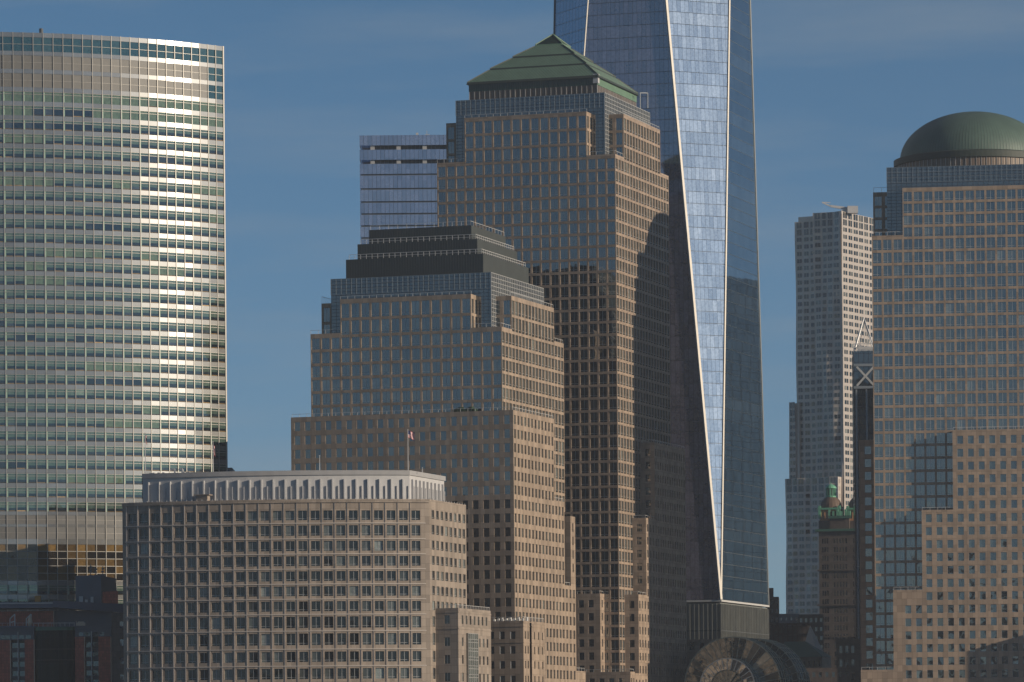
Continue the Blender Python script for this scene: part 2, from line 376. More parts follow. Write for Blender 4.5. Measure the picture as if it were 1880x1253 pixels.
def shell(bd, x0, x1, y0, y1, z0, z1, m, roof='roof_dark', faces='bl', inset=0.0, parent=None):
    """the plain sides and the roof of a block"""
    b = MB(); sk = ''.join(c for c in 'frbltd' if c not in faces)
    if faces: b.box(x0, x1, y0, y1, z0, z1, 0, sk); bd.part('wall', b, [m], parent=parent, solid=True)
    r = MB(); r.box(x0 + .4, x1 - .4, y0 + .4, y1 - .4, z1 - 1.2, z1 - .6, 0, 'd'); bd.part('roof', r, [roof], parent=parent)
    pb = MB()                                 # back of the parapet
    pb.quad((x0 + .4, y0 + .4, z1), (x1 - .4, y0 + .4, z1), (x1 - .4, y0 + .4, z1 - 1), (x0 + .4, y0 + .4, z1 - 1))
    pb.quad((x0, y0, z1), (x1, y0, z1), (x1 - .4, y0 + .4, z1), (x0 + .4, y0 + .4, z1)); pb.quad((x1, y0, z1), (x1, y1, z1), (x1 - .4, y1 - .4, z1), (x1 - .4, y0 + .4, z1))
    pb.quad((x1, y1, z1), (x0, y1, z1), (x0 + .4, y1 - .4, z1), (x1 - .4, y1 - .4, z1)); pb.quad((x0, y1, z1), (x0, y0, z1), (x0 + .4, y0 + .4, z1), (x0 + .4, y1 - .4, z1))
    bd.part('coping', pb, [m], parent=parent)
def railing(bd, pts, z, h=1.1, step=2.2, m='rail', t=0.09, parent=None, mid=False):
    b = MB()
    for (xa, ya), (xb, yb) in zip(pts[:-1], pts[1:]):
        L = math.hypot(xb - xa, yb - ya); n = max(1, int(L / step))
        b.beam((xa, ya, z + h), (xb, yb, z + h), t)
        if mid: b.beam((xa, ya, z + h * .5), (xb, yb, z + h * .5), t * .8)
        for i in range(n + 1):
            k = i / n; x, y = xa + (xb - xa) * k, ya + (yb - ya) * k; b.beam((x, y, z), (x, y, z + h), t)
    bd.part('railing', b, [m], kind='stuff', parent=parent)

# ------------------------------------------------------------------ ground and river
g = MB(); g.quad((-4000, -3000, 0), (4000, -3000, 0), (4000, 7000, 0), (-4000, 7000, 0)); obj('ground', (g, ['asphalt']), kind='structure')
g = MB(); g.quad((-4000, 30, .06), (4000, 30, .06), (4000, 1180, .06), (-4000, 1180, .06)); obj('river', (g, ['river']), kind='structure')

# ------------------------------------------------------------------ granite office towers
def tower(bd, S, zr, ztop_arm, n_notch, nb, fl, m_up, zcut=0.0, arms=None, first=1.2, wfr=0.81, hfr=0.80, right_style='narrow', zb=0.0,
          low=None, low_g=None):
    """square shaft with cross-shaped upper storeys. zr roof of the square shaft, ztop_arm roof of the arms"""
    p = S / nb; w = p * wfr; h = fl * hfr
    cf = spans(-S, 0, nb, w); cr = spans(0, S, nb, p * 0.77)
    n0, n1 = n_notch, S - n_notch
    rw = rows(zr, zb, first, h, fl)
    nA = max(1, round((ztop_arm - zr) / fl)); pA = (ztop_arm - zr) / nA
    ra = [(zr - first + pA * (k + 1) - (pA - fl + h), zr - first + pA * (k + 1)) for k in range(nA)]
    for side, cc in (('F', cf), ('R', cr)):
        s0, s1 = (-S, 0) if side == 'F' else (0, S); a_, b_ = (-n1, -n0) if side == 'F' else (n0, n1); st = 'double' if side == 'F' else right_style
        pick = lambda u, v: [c for c in cc if c[0] > u and c[1] < v]
        facade(bd, side, 0, s0, a_, zb, zr, pick(s0, a_), rw, m_up, style=st)
        facade(bd, side, 0, a_, b_, zb, ztop_arm, pick(a_, b_), rw + ra, m_up, style=st)
        facade(bd, side, 0, b_, s1, zb, zr, pick(b_, s1), rw, m_up, style=st)
    shell(bd, -S, 0, 0, S, zb, zr, m_up)
    ra = [(max(r[0], zr + .12), r[1]) for r in ra]
    # sides of the front and right arms
    facade(bd, 'R', -n0, 0.004, n0, zr + .003, ztop_arm, spans(0, n0, 3, p * .62), ra, m_up, style='twin')
    shell(bd, -n1, -n0, 0.004, S * .5, zr, ztop_arm, m_up, faces='l')
    facade(bd, 'F', n0, -n0, -0.004, zr + .003, ztop_arm, spans(-n0, 0, 3, p * .66), ra, m_up, style='twin')
    shell(bd, -S * .5, -0.004, n0, n1, zr, ztop_arm, m_up, faces='b')
    # left and rear arms
    facade(bd, 'F', n0, -S + .004, -n1, zr + .003, ztop_arm, spans(-S, -n1, 3, p * .68), ra, m_up, style='twin')
    shell(bd, -S + .004, -S * .5, n0, n1, zr, ztop_arm, m_up, faces='lb')
    shell(bd, -n1, -n0, S * .5, S - .004, zr, ztop_arm, m_up, faces='lrb')

def glass_box(bd, i, S, z0, z1, mf='glass_core', mr='glass_core2', grid=True):
    x0, x1, y0, y1 = -S + i, -i, i, S - i
    nf = int((x1 - x0) / 3)
    b = MB(); b.quad((x0, y0, z0), (x1, y0, z0), (x1, y0, z1), (x0, y0, z1), 0)
    b.quad((x1, y0, z0), (x1, y1, z0), (x1, y1, z1), (x1, y0, z1), 1)
    b.quad((x1, y1, z0), (x0, y1, z0), (x0, y1, z1), (x1, y1, z1), 0); b.quad((x0, y1, z0), (x0, y0, z0), (x0, y0, z1), (x0, y1, z1), 1)
    bd.part('glass_shaft', b, [mf, mr], solid=True)
    r = MB(); r.box(x0 + .2, x1 - .2, y0 + .2, y1 - .2, z1 - 1, z1 - .4, 0, 'd'); bd.part('roof', r, ['roof_dark'])
    fr = MB()                                  # open metal grid screen standing proud of the glass on both faces
    n = int((x1 - x0) / 1.55); ft = 0.13
    zt = z1 - 4.6
    for k in range(n + 1):
        x = x0 + (x1 - x0) * k / n; fr.box(x - ft / 2, x + ft / 2, y0 - .16, y0 - .02, zt, z1, 0, 'b')
    for z in (z1 - .06, z1 - 1.6, z1 - 3.1, zt): fr.box(x0, x1, y0 - .12, y0 - .03, z - .05, z + .05, 0, 'b')
    bd.part('screen_grid', fr, ['mull_blue'], kind='stuff')
    fr = MB(); n = int((y1 - y0) / 1.6)
    for k in range(n + 1):
        y = y0 + (y1 - y0) * k / n; fr.box(x1 + .02, x1 + .2, y - ft, y + ft * .4, z0, z1, 0, 'l')
    z = z1 - .1
    while z > z0: fr.box(x1 + .02, x1 + .14, y0, y1, z - .08, z + .08, 0, 'l'); z -= 1.25
    bd.part('screen_grid', fr, ['mull_light'], kind='stuff')
M['mull_blue'] = plain('blue_grey_mullion', (0.22, 0.25, 0.28), 0.4, 0.3)
M['mull_light'] = plain('light_mullion', (0.46, 0.46, 0.45), 0.4, 0.3)

# thin even haze over the whole place
HZ = MB(); HZ.box(-4100, 4100, -3100, 7100, -1, 430, 0); hz_me = HZ.mesh('haze', ['mull_blue']); hm, hnt, ho = mat('haze_air')
pv = hnt.nodes.new('ShaderNodeVolumePrincipled'); pv.inputs['Density'].default_value = 0.000065; pv.inputs['Color'].default_value = (0.80, 0.88, 1.0, 1); pv.inputs['Anisotropy'].default_value = 0.2
hnt.links.new(pv.outputs[0], ho.inputs['Volume']); hz_me.materials.clear(); hz_me.materials.append(hm)
hzo = obj('haze', hz_me, kind='stuff')

M['copper'] = ribbed('patina_copper_roof', (0.125, 0.20, 0.145), 1.0, 0.62, 0.55)
M['copper_shaded'] = ribbed('shaded_copper_band', (0.018, 0.05, 0.045), 0.75, 0.6, 0.35)  # eaves copper away from the sun, shade put into its colour
M['copper_lit'] = ribbed('sunlit_copper_fascia', (0.13, 0.22, 0.15), 0.75, 0.8, 0.55)  # same copper on the right face, sunlight put into its colour; also tip hips
M['copper_dome'] = ribbed('copper_dome', (0.085, 0.135, 0.115), 1.05, 0.6, 0.55, radial=24.0)
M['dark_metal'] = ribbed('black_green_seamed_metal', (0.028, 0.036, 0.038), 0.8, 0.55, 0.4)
M['dark_metal_lit'] = ribbed('sunlit_seamed_metal', (0.055, 0.062, 0.06), 0.8, 0.75, 0.5)  # same dark metal for right faces, sunlight put into a lighter colour
M['louver'] = ribbed('brown_louvres', (0.12, 0.095, 0.08), 1.5, 1.7, 0.5)
M['louver_drum'] = ribbed('brown_drum_louvres', (0.16, 0.12, 0.095), 1.6, 1.7, 0.5, radial=24.5)
M['tip_glass'] = glass('pyramid_tip_glass', (0.012, 0.028, 0.024), (0.02, 0.04, 0.034), refl=0.03, fm=.3)
M['copper_dark'] = plain('dark_copper', (0.03, 0.042, 0.036), 0.6)

# ================================================================== tower with the pyramid roof
T = B('office_tower', 'tall pink granite tower with a green copper pyramid roof', 'office tower', 1129.5, 283, 1415)
S3 = -T.fx(802, 295); zr3 = T.z(1129.5, 283); nt3 = 3 * S3 / 19
za3 = T.z(1075, 205, x=-nt3)
tower(T, S3, zr3, za3, nt3, 19, 3.83, 'granite_tower', first=1.25)
iG = 4.7; zg3 = T.z(1110, 170, x=-iG, y=iG)
glass_box(T, iG, S3, zr3 - .5, zg3)
railing(T, [(-S3, .3), (-S3 + nt3, .3)], zr3); railing(T, [(-nt3, .3), (-.3, .3), (-.3, nt3)], zr3)
railing(T, [(-S3 + nt3, .4), (-nt3, .4)], za3, 0.9); railing(T, [(-.3, nt3), (-.3, S3 - nt3)], za3, 0.9)
iL = 8.0; zl = T.z(1097, 156, x=-iL, y=iL); ze = T.z(1093, 138.5, x=-iL, y=iL)
b = MB(); b.box(-S3 + iL, -iL, iL, S3 - iL, zg3 - 2, zl, 0, 'td'); T.part('louvre_storey', b, ['louver'], solid=True)
b = MB(); b.box(-S3 + iL - .15, -iL + .15, iL - .15, S3 - iL + .15, zl + .003, ze, 0, 'rtd'); T.part('eaves_band', b, ['copper_shaded'], solid=True)
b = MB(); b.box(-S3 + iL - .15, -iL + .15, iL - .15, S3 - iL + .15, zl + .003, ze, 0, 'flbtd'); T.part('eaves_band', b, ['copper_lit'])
fl = MB()
for k in range(26):
    x = -S3 + iL + (S3 - 2 * iL) * k / 25; fl.box(x - .06, x + .06, iL - .12, iL - .01, zg3, zl - .02, 0, 'b')
for k in range(26):
    y = iL + (S3 - 2 * iL) * k / 25; fl.box(-iL + .01, -iL + .12, y - .06, y + .06, zg3, zl - .02, 0, 'l')
T.part('louvre_mullions', fl, ['mull_light'], kind='stuff')
hx = S3 / 2 - iL; cx3, cy3 = -S3 / 2, S3 / 2
zap = T.z(1013.6, 63.5, x=cx3, y=cy3)
H5 = (zap - ze) / 4.5
def ring4(r, z): return [(cx3 - r, cy3 - r, z), (cx3 + r, cy3 - r, z), (cx3 + r, cy3 + r, z), (cx3 - r, cy3 + r, z)]
for k in range(4):                            # three copper tiers and the glazed tip, each stepped in a little
    t0, t1 = k / 4.0, (k + 1) / 4.0
    r0 = (hx + .5) * (1 - t0) - (0.30 * k if k else 0); r1 = max(0.02, (hx + .5) * (1 - t1) - 0.35 * k + .02)
    z0 = ze + (zap - ze) * t0 + (0.55 if k else 0); z1 = ze + (zap - ze) * t1
    A, C = ring4(r0, z0), ring4(r1, z1); b = MB()
    for i in range(4): j = (i + 1) % 4; b.quad(A[i], A[j], C[j], C[i], 0)
    for i in range(4):
        j = (i + 1) % 4; D_ = ring4(r0 + .25, z0 - .75)
        b.quad(D_[i], D_[j], A[j], A[i], 1)  # on the copper tiers a dark riser colours in the shadow line at each step
        b.beam(A[i], C[i], 0.35, 1)
    T.part('roof_tier' if k < 3 else 'glazed_tip', b, ['copper' if k < 3 else 'tip_glass', 'copper_dark' if k < 3 else 'copper_lit'], solid=True)
b = MB()
for i, c in enumerate(ring4(hx, ze)): pass
b.box(-iL - 1.2, -iL + .4, iL - .4, iL + 1.2, zl + .5, ze + .4, 0); T.part('corner_vent', b, ['white_wall'])
b = MB()
b.beam((-iG - .6, S3 * .78, zg3 - 1), (-iG - .6, S3 * .78, zg3 + 5.2), .22); b.beam((-iG - .6, S3 * .78, zg3 + 5.2), (-iG + 1.5, S3 * .80, zg3 + 5.2), .22); b.beam((-iG + 1.5, S3 * .80, zg3 + 5.2), (-iG + 1.5, S3 * .80, zg3 + .5), .22)
b.beam((-2.5, S3 - 4, zr3), (-2.5, S3 - 4, zr3 + 5), .25); b.beam((-2.5, S3 - 8, zr3 + 5), (-2.5, S3 - 3, zr3 + 5), .25); b.beam((-2.5, S3 - 3, zr3 + 5), (-2.5, S3 - 3, zr3), .2)
T.part('davit', b, ['rail'])
# lower corner blocks and the wing behind
e3 = 4.5
def block(bd, x0, x1, y0, y1, z1, z0=0, m='granite_low', cf=None, cr=None, pitch=3.95, first=1.9, wh=2.25, ww=1.65, wr=1.25, nf=1, nr=3, g='glass_low', faces='bl', rail=True, mf=0, mr=0, sf='frame', sr='plain', fr='mull_dark'):
    rw = rows(z1, z0, first, wh, pitch)
    facade(bd, 'F', y0, x0, x1, z0, z1, spans(x0, x1, nf, ww, mf, mf) if cf is None else cf, rw, m, style=sf, g=g, fr=fr)
    facade(bd, 'R', x1, y0, y1, z0, z1, spans(y0, y1, nr, wr, mr, mr) if cr is None else cr, rw, m, style=sr, g=g, fr=fr)
    shell(bd, x0, x1, y0, y1, z0, z1, m, faces=faces)
    if rail: railing(bd, [(x0 + .3, y0 + .3), (x1 - .3, y0 + .3), (x1 - .3, y1 - .3)], z1, 0.8)
yP = T.ry(1147, 1100, x=0)
xQ = T.fx(1172, 1091, y=yP); yQ1 = T.ry(1205, 1100, x=xQ); zQ = T.z(1172, 1091.6, x=xQ, y=yP)
yR = T.ry(1161, 955, x=0); zR = T.z(1186, 951, x=xQ, y=yR)
yW = T.ry(1176.6, 815, x=0); zW = T.z(1203, 812.5, x=xQ, y=yW)
block(T, .004, xQ, yP, yR, zQ, nf=1, nr=3)
block(T, .004, xQ, yR, yW, zR, nf=1, nr=3)
block(T, .004, xQ, yW, S3 + 1, zW, nf=1, nr=13, wr=1.2)
dP = 4.4; xP = T.fx(1101.6, 1092, y=-dP); zP = T.z(1101.6, 1090, x=xP, y=-dP)
cP = [(xP - 3.7 - 3.09 * k, xP - 2.05 - 3.09 * k) for k in range(8)]
block(T, xP - 26, xP, -dP, -.004, zP, cf=cP[::-1], nr=1, mr=.6)
z2 = T.z(1120, 1234, x=0, y=-9); x2 = T.fx(1157.5, 1236, y=-9)
block(T, x2 - 30, x2, -9, -dP - .01, z2, cf=[(x2 - 3.7 - 3.09 * k, x2 - 2.0 - 3.09 * k) for k in range(9)][::-1], nr=2, wr=1.0)
block(T, xP + 5, x2, -dP, S3 * .1, z2 - .4, nf=2, nr=3, rail=False) if x2 > xP + 6 else None

# ================================================================== tower with the stepped dark roof
F_ = B('office_tower', 'shorter granite tower with stepped black metal roof tiers in front of the pyramid tower', 'office tower', 921, 600, 1334)
S4 = -F_.fx(570, 614); zr4 = F_.z(921, 600); n4 = 3 * S4 / 19
za4 = F_.z(864, 540, x=-n4)
j1 = None; i1 = 5.0; j1 = -F_.ry(942, 753, x=i1)
z1b = F_.z(942, 753, x=i1, y=-j1); yE = F_.ry(1017, 778, x=i1); yE0 = F_.ry(1036, 924, x=i1); z0b = F_.z(1036, 922, x=i1, y=yE0)
tower(F_, S4, zr4, za4, n4, 19, 4.0, 'granite_mid', first=1.3, zb=z0b - 2)
zg4 = F_.z(901, 500, x=-4.7, y=4.7)
glass_box(F_, 4.7, S4, zr4 - .5, zg4)
railing(F_, [(-S4, .3), (-S4 + n4, .3)], zr4); railing(F_, [(-n4, .3), (-.3, .3), (-.3, n4)], zr4)
railing(F_, [(-S4 + n4, .4), (-n4, .4)], za4, 0.9); railing(F_, [(-.3, n4), (-.3, S4 - n4)], za4, 1.0); railing(F_, [(-.3, S4 - n4), (-.3, S4)], zr4, 1.0)
railing(F_, [(-S4 + .2, n4), (-S4 + .2, S4 - n4)], za4, 2.0, 1.6)
ii = 8.1; zt0 = zg4 - 1.0
for k, (pc, yt) in enumerate(((887, 466), (877, 439), (866, 414))):
    zt1 = F_.z(pc, yt, x=-ii, y=ii)
    for face, mm in (('f', 'dark_metal'), ('r', 'dark_metal_lit')):
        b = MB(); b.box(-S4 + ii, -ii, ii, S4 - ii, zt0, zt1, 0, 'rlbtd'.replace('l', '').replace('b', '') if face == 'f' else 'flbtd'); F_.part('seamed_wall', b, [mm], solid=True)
    b = MB(); b.box(-S4 + ii + .01, -ii - .01, ii + .01, S4 - ii - .01, zt1 - .3, zt1 - .05, 0, 'd'); F_.part('roof', b, ['roof_dark'])
    if k: railing(F_, [(-S4 + ii - 1.9, ii - 1.9), (-ii + 1.9, ii - 1.9), (-ii + 1.9, S4 - ii + 1.9)], zt0 + .25, 1.5, 1.7, t=.11, mid=True)
    zt0 = zt1 - .3; ii += 2.65
railing(F_, [(-S4 + ii - 2.3, ii - 2.3), (-ii + 2.3, ii - 2.3), (-ii + 2.3, S4 - ii + 2.3)], zt0 + .3, 1.3, 2.6)
# big lower block
xl = F_.fx(534, 768, y=-j1); y0 = -j1; x1 = i1; mg = 1.9
colsB = spans(xl, x1, 21, 1.75, .35, .35); rB = rows(z1b, 0, 1.4, 2.55, 3.98)
pr = (yE - y0) / 12
facade(F_, 'F', y0, xl, x1, 0, z1b, colsB, rB, 'granite_mid', style='plain', g='glass_low')
facade(F_, 'R', x1, y0, yE, 0, z1b, spans(y0, yE, 12, 1.6), rB, 'granite_mid', style='plain', g='glass_low')
shell(F_, xl, x1, y0, yE, 0, z1b, 'granite_mid')
railing(F_, [(xl + .3, y0 + .3), (x1 - .3, y0 + .3), (x1 - .3, yE)], z1b, .9)
def seg(ya, yb, zt, n):
    facade(F_, 'R', x1, ya, yb, 0, zt, spans(ya, yb, n, 1.55), [r for r in rB if r[1] < zt - .8], 'granite_mid', style='plain', g='glass_low')
    shell(F_, xl, x1, ya, yb, 0, zt, 'granite_mid', faces='b'); railing(F_, [(x1 - .3, ya), (x1 - .3, yb - .2)], zt, .9)
seg(yE, yE0, z0b, 3)
yC = F_.ry(1057, 1077, x=x1); zC = F_.z(1057, 1077, x=x1, y=yC); seg(yE0, yC, zC, 3)
yD = F_.ry(1075, 1233, x=x1); zD = F_.z(1075, 1233, x=x1, y=yD); seg(yC, yD, zD, 3)
yc0 = F_.ry(1047.3, 960, x=x1); zc1 = F_.z(1047, 948, x=x1, y=yc0); xc0 = F_.fx(1039, 960, y=yc0)
facade(F_, 'F', yc0, xc0 - 6, x1 - .004, zC - .2, zc1, [], [], 'granite_mid')
facade(F_, 'R', x1 - .004, yc0, yC - .01, zC - .2, zc1, spans(yc0, yC, 1, 1.2), rows(zc1, zC, 2.0, 2.5, 3.98), 'granite_mid', style='plain', g='glass_low')
shell(F_, xc0 - 6, x1 - .004, yc0, yC - .01, zC - .2, zc1, 'granite_mid')
b = MB()
for k in range(7): b.prism([(x + .9 * math.cos(a * 1.26 + k), y + .7 * math.sin(a * 1.26 + k)) for a in range(5) for x, y in [(-13 + k * 1.0, y0 + 1.6)]], z1b - .3, z1b + .8 + (k % 3) * .3)
F_.part('roof_planting', b, ['plant'] if 'plant' in M else ['copper_dark'], kind='stuff')
# podium wing with a vertical slot, in front
dn = 26.0
ya = y0 - dn; xa = F_.fx(960.7, 1141, y=ya); za = F_.z(960.7, 1140, x=xa, y=ya); yb_ = F_.ry(1000, 1150, x=xa)
wa = [(xa - 3.9 - 3.12 * k, xa - 2.9 + .55 - 3.12 * k) for k in range(5)]
ra_ = rows(za, 0, 2.9, 2.1, 4.1)
facade(F_, 'F', ya, xa - 18, xa, 0, za, [c for c in wa[::-1]], ra_, 'granite_mid', style='edge', g='glass_low', fr='rail')
facade(F_, 'R', xa, ya, ya + 5.6, 0, za, spans(ya + .6, ya + 5.4, 2, 1.0), ra_, 'granite_mid', style='plain', g='glass_low')
facade(F_, 'R', xa - .8, ya + 5.6, ya + 7.4, 0, za, [], [], 'granite_mid')
facade(F_, 'R', xa, ya + 7.4, yb_, 0, za, spans(ya + 8.2, yb_ - .3, 3, 1.0), ra_, 'granite_mid', style='plain', g='glass_low')
shell(F_, xa - 18, xa - .81, ya, yb_, 0, za, 'granite_mid')
b = MB()
for zz in (za - 1.5, za - 6.0): b.box(xa - 18, xa + .12, ya - .12, ya - .003, zz - .12, zz + .12, 0); b.box(xa + .003, xa + .12, ya, ya + 5.6, zz - .12, zz + .12, 0); b.box(xa + .003, xa + .12, ya + 7.4, yb_, zz - .12, zz + .12, 0)
F_.part('string_course', b, ['granite_mid'])
b = MB()
for k in range(12):
    x = xa - 9.5 + k * .8; b.box(x, x + .5, ya + 2 + (k % 3), ya + 3 + (k % 3), za - .6, za + .6 + .5 * ((k * 7) % 3) / 2, 0)
F_.part('roof_equipment', b, ['rail'], kind='stuff')
railing(F_, [(xa - 17, ya + .3), (xa - .3, ya + .3), (xa - .3, yb_)], za, 1.1, 1.3)

# ================================================================== tower with the dome
DL = 1400.0; S2 = 58.5
E = B('office_tower', 'pink granite tower with a green copper dome at the right', 'office tower', 1600.5, 434, DL, rot=-7.4, shift=(-S2, 0))
zr2 = E.z(1600.5, 433.5, x=-S2); n2 = 3 * S2 / 19
za2 = E.z(1656.5, 345.5, x=-S2 + n2)
tower(E, S2, zr2, za2, n2, 19, 3.865, 'granite_tower', first=1.25)
zg2 = E.z(1628, 308, x=-S2 + 4.4, y=4.4)
glass_box(E, 4.4, S2, zr2 - .5, zg2)
railing(E, [(-S2, .3), (-S2 + n2, .3)], zr2); railing(E, [(-S2 + .2, n2), (-S2 + 5, n2)], za2, 1.4, 1.6)
cx, cy = E.fx(1787, 290, y=S2 / 2), S2 / 2
dome = bpy.data.objects.new('dome', None); COL.objects.link(dome); dome.parent = E.e; dome.location = (cx, cy, 0)
def lathe(prof, n=96, m=0, phase=0.0):
    b = MB(); k = len(prof)
    for i in range(n):
        a = 2 * math.pi * i / n + phase
        for r, z in prof: b.v.append((r * math.cos(a), r * math.sin(a), z))
    for i in range(n):
        j = (i + 1) % n
        for q in range(k - 1): b.f.append((i * k + q, j * k + q, j * k + q + 1, i * k + q + 1)); b.m.append(m)
    return b
Yc = E.w(cx, cy).y; sc = Yc / FOC
zdt = E.z(1787, 207, x=cx, y=cy); rdr = 146 * sc
rd0 = rdr; z_l0 = zg2 - 1.2; z_l1 = z_l0 + 4.0
obj('drum_louvres', (lathe([(rd0 - .6, z_l0), (rd0 - .6, z_l1)]), ['louver_drum']), dome, solid=True)
fl = MB()
for k in range(96):
    a = 2 * math.pi * k / 96; p = Vector((math.cos(a), math.sin(a), 0)); fl.beam(p * (rd0 - .5) + Vector((0, 0, z_l0)), p * (rd0 - .5) + Vector((0, 0, z_l1)), .12)
obj('drum_mullions', (fl, ['mull_light']), dome, kind='stuff')
obj('dome_ring', (lathe([(rd0 - .6, z_l1 - .1), (rd0, z_l1), (rd0, z_l1 + 1.9), (rd0 - 2.2, z_l1 + 2.5)]), ['copper_dark']), dome, solid=True)
rc = rd0 - 1.9; z0d = z_l1 + 2.0; hd = zdt - z0d
prof = [(rc * math.cos(t), z0d + hd * math.sin(t)) for t in [math.pi / 2 * q / 20 for q in range(21)]]
prof[-1] = (0.02, zdt)
dm = lathe(prof, 120); me = dm.mesh('copper_shell', ['copper_dome']); me.polygons.foreach_set('use_smooth', [True] * len(me.polygons)); obj('copper_shell', me, dome, solid=True)
# stepped granite front blocks
pF = 3.7; st = []
for px_, py_ in ((1748.5, 790), (1692, 937), (1639.5, 1083.5), (1580.5, 1230.5)):
    x_ = E.fx(px_, py_, y=-pF); st.append((x_, E.z(px_, py_, x=x_, y=-pF)))
pit = 3.165; x0s = st[0][0]; xr = x0s + pit * 13
zt = st[0][1]
allr = rows(zt, 0, 1.75, 2.38, 3.865)
allc = [(x0s + 2.25 + pit * k - .88, x0s + 2.25 + pit * k + .88) for k in range(-20, 13)]
allr = sorted(allr); mids = [(allr[i][1] + allr[i + 1][0]) / 2 for i in range(len(allr) - 1)]
cuts = [max([m for m in mids if m < z_ - .4] or [0]) for _, z_ in st[1:]] + [0]
for k, (x_, z_) in enumerate(st):            # each step widens the front; the wall below a step runs on without a joint
    top = z_ if k == 0 else cuts[k - 1]
    facade(E, 'F', -pF, x_, xr, cuts[k], top, [c for c in allc if c[0] > x_ + .6 and c[1] < xr - .2], allr, 'granite_low', style='frame', g='glass_low', fr='mull_blue')
    if k: facade(E, 'F', -pF, x_, st[k - 1][0], cuts[k - 1], z_, [], [], 'granite_low')
    shell(E, x_, xr if k == 0 else st[k - 1][0], -pF, -.004 if x_ > -S2 else 8, 0, z_, 'granite_low', faces='l')
    railing(E, [(x_ + .2, -pF + .3), (xr if k == 0 else st[k - 1][0], -pF + .3)], z_, .8, 2.0)
xW = -S2 - 5.3; yWf = 17.0; zWt = E.z(1590, 808, x=-S2 - 2, y=yWf)
facade(E, 'F', yWf, xW, -S2 - .004, 0, zWt, spans(xW, -S2, 1, 2.1), rows(zWt, 0, 1.9, 2.5, 3.865), 'granite_low', style='frame', g='glass_low', fr='mull_blue')
shell(E, xW, -S2 - .004, yWf, 45, 0, zWt, 'granite_low', faces='bl')

# ================================================================== curved front building with the white penthouse
N_ = B('office_building', 'curved brown granite building with square windows and a white finned penthouse in front', 'office building', 788, 918, 1255)
RA, A0, A1 = 119.7, R(-24), R(16.5)
CN = N_.C - Vector((RA * math.sin(A1), -RA * math.cos(A1)))      # centre of the front arc, world
def nloc(p): d = p - N_.C; return d.dot(N_.ex), d.dot(N_.ey)
def arcpt(a, r=0.0): return nloc(CN + Vector((math.sin(a), -math.cos(a))) * (RA + r))
zN = N_.z(788, 917); zl_ = [zat(700, y, 1246.3) for y in (931.2, 958.5, 987.2, 1015.2, 1042.9, 1070.6, 1098.3, 1126.4, 1157, 1190.5, 1221.5, 1253, 1284, 1316, 1348, 1380)]
z2r = [N_.z(788, y) for y in (931.2, 958.5, 987.2, 1015.2, 1042.9, 1070.6, 1098.3, 1126.4, 1157, 1190.5, 1221.5, 1253, 1284, 1316, 1348, 1380)]
rowsN = [(zl_[k + 1] + (0.82 if k < 8 else 1.1), zl_[k] - (.58 if k < 8 else .65)) for k in range(15)][::-1]
NB = 24; am0 = 1.25 / RA; am1 = 2.05 / RA; pa = (A1 - A0 - am0 - am1) / NB
edges = [A0 + am0 + pa * k for k in range(NB + 1)]
def arc_wall(bd, name, r, a_edges, ww, rws, z0, z1, m, style, g, depth=.45, n_in=1, place_=True):
    """curved wall of flat bays with window openings, one connected sheet"""
    V = []; F = []; zs = [z0] + [v for q in rws for v in q] + [z1]; cols_ = []
    for k in range(len(a_edges) - 1):
        p0 = Vector(arcpt(a_edges[k], r)); p1 = Vector(arcpt(a_edges[k + 1], r)); d = (p1 - p0); L = d.length; d.normalize(); n = Vector((d.y, -d.x))
        if ww[k]:
            m_ = (L - ww[k]) / 2; cols_ += [(p0, n, False), (p0 + d * m_, n, True), (p0 + d * (L - m_), n, False)]
            if place_:
                for q in rws:
                    c = p0 + d * (L / 2); ang = math.atan2(d.y, d.x)
                    place(bd.e, 'window', win_mesh(style, ww[k], q[1] - q[0], g), Matrix.Translation((c.x - n.x * .17, c.y - n.y * .17, (q[0] + q[1]) / 2)) @ Matrix.Rotation(ang, 4, 'Z'), ww[k], q[1] - q[0])
        else: cols_.append((p0, n, False))
    pe = Vector(arcpt(a_edges[-1], r)); cols_.append((pe, n, False))
    idx = {}
    def vid(i, k, dd, nn):
        q = (i, k, dd)
        if q not in idx:
            p = cols_[i][0] - (nn * depth if dd else Vector((0, 0))); idx[q] = len(V); V.append((p.x, p.y, zs[k]))
        return idx[q]
    for i in range(len(cols_) - 1):
        nn = cols_[i][1]
        for k in range(len(zs) - 1):
            if cols_[i][2] and k % 2 == 1:
                F += [(vid(i, k, 0, nn), vid(i, k, 1, nn), vid(i, k + 1, 1, nn), vid(i, k + 1, 0, nn)), (vid(i + 1, k, 1, nn), vid(i + 1, k, 0, nn), vid(i + 1, k + 1, 0, nn), vid(i + 1, k + 1, 1, nn)),
                      (vid(i, k, 0, nn), vid(i + 1, k, 0, nn), vid(i + 1, k, 1, nn), vid(i, k, 1, nn)), (vid(i, k + 1, 1, nn), vid(i + 1, k + 1, 1, nn), vid(i + 1, k + 1, 0, nn), vid(i, k + 1, 0, nn))]
            else: F.append((vid(i, k, 0, nn), vid(i + 1, k, 0, nn), vid(i + 1, k + 1, 0, nn), vid(i, k + 1, 0, nn)))
    me = bpy.data.meshes.new(name); me.from_pydata(V, [], F); me.materials.append(M[m]); me.update(); obj(name, me, bd.e, solid=True)
W_ = 2.36
arc_wall(N_, 'wall', 0, [A0] + edges + [A1], [0] + [W_] * NB + [0], rowsN, 0, zN, 'granite_front', 'double', 'glass_ny')
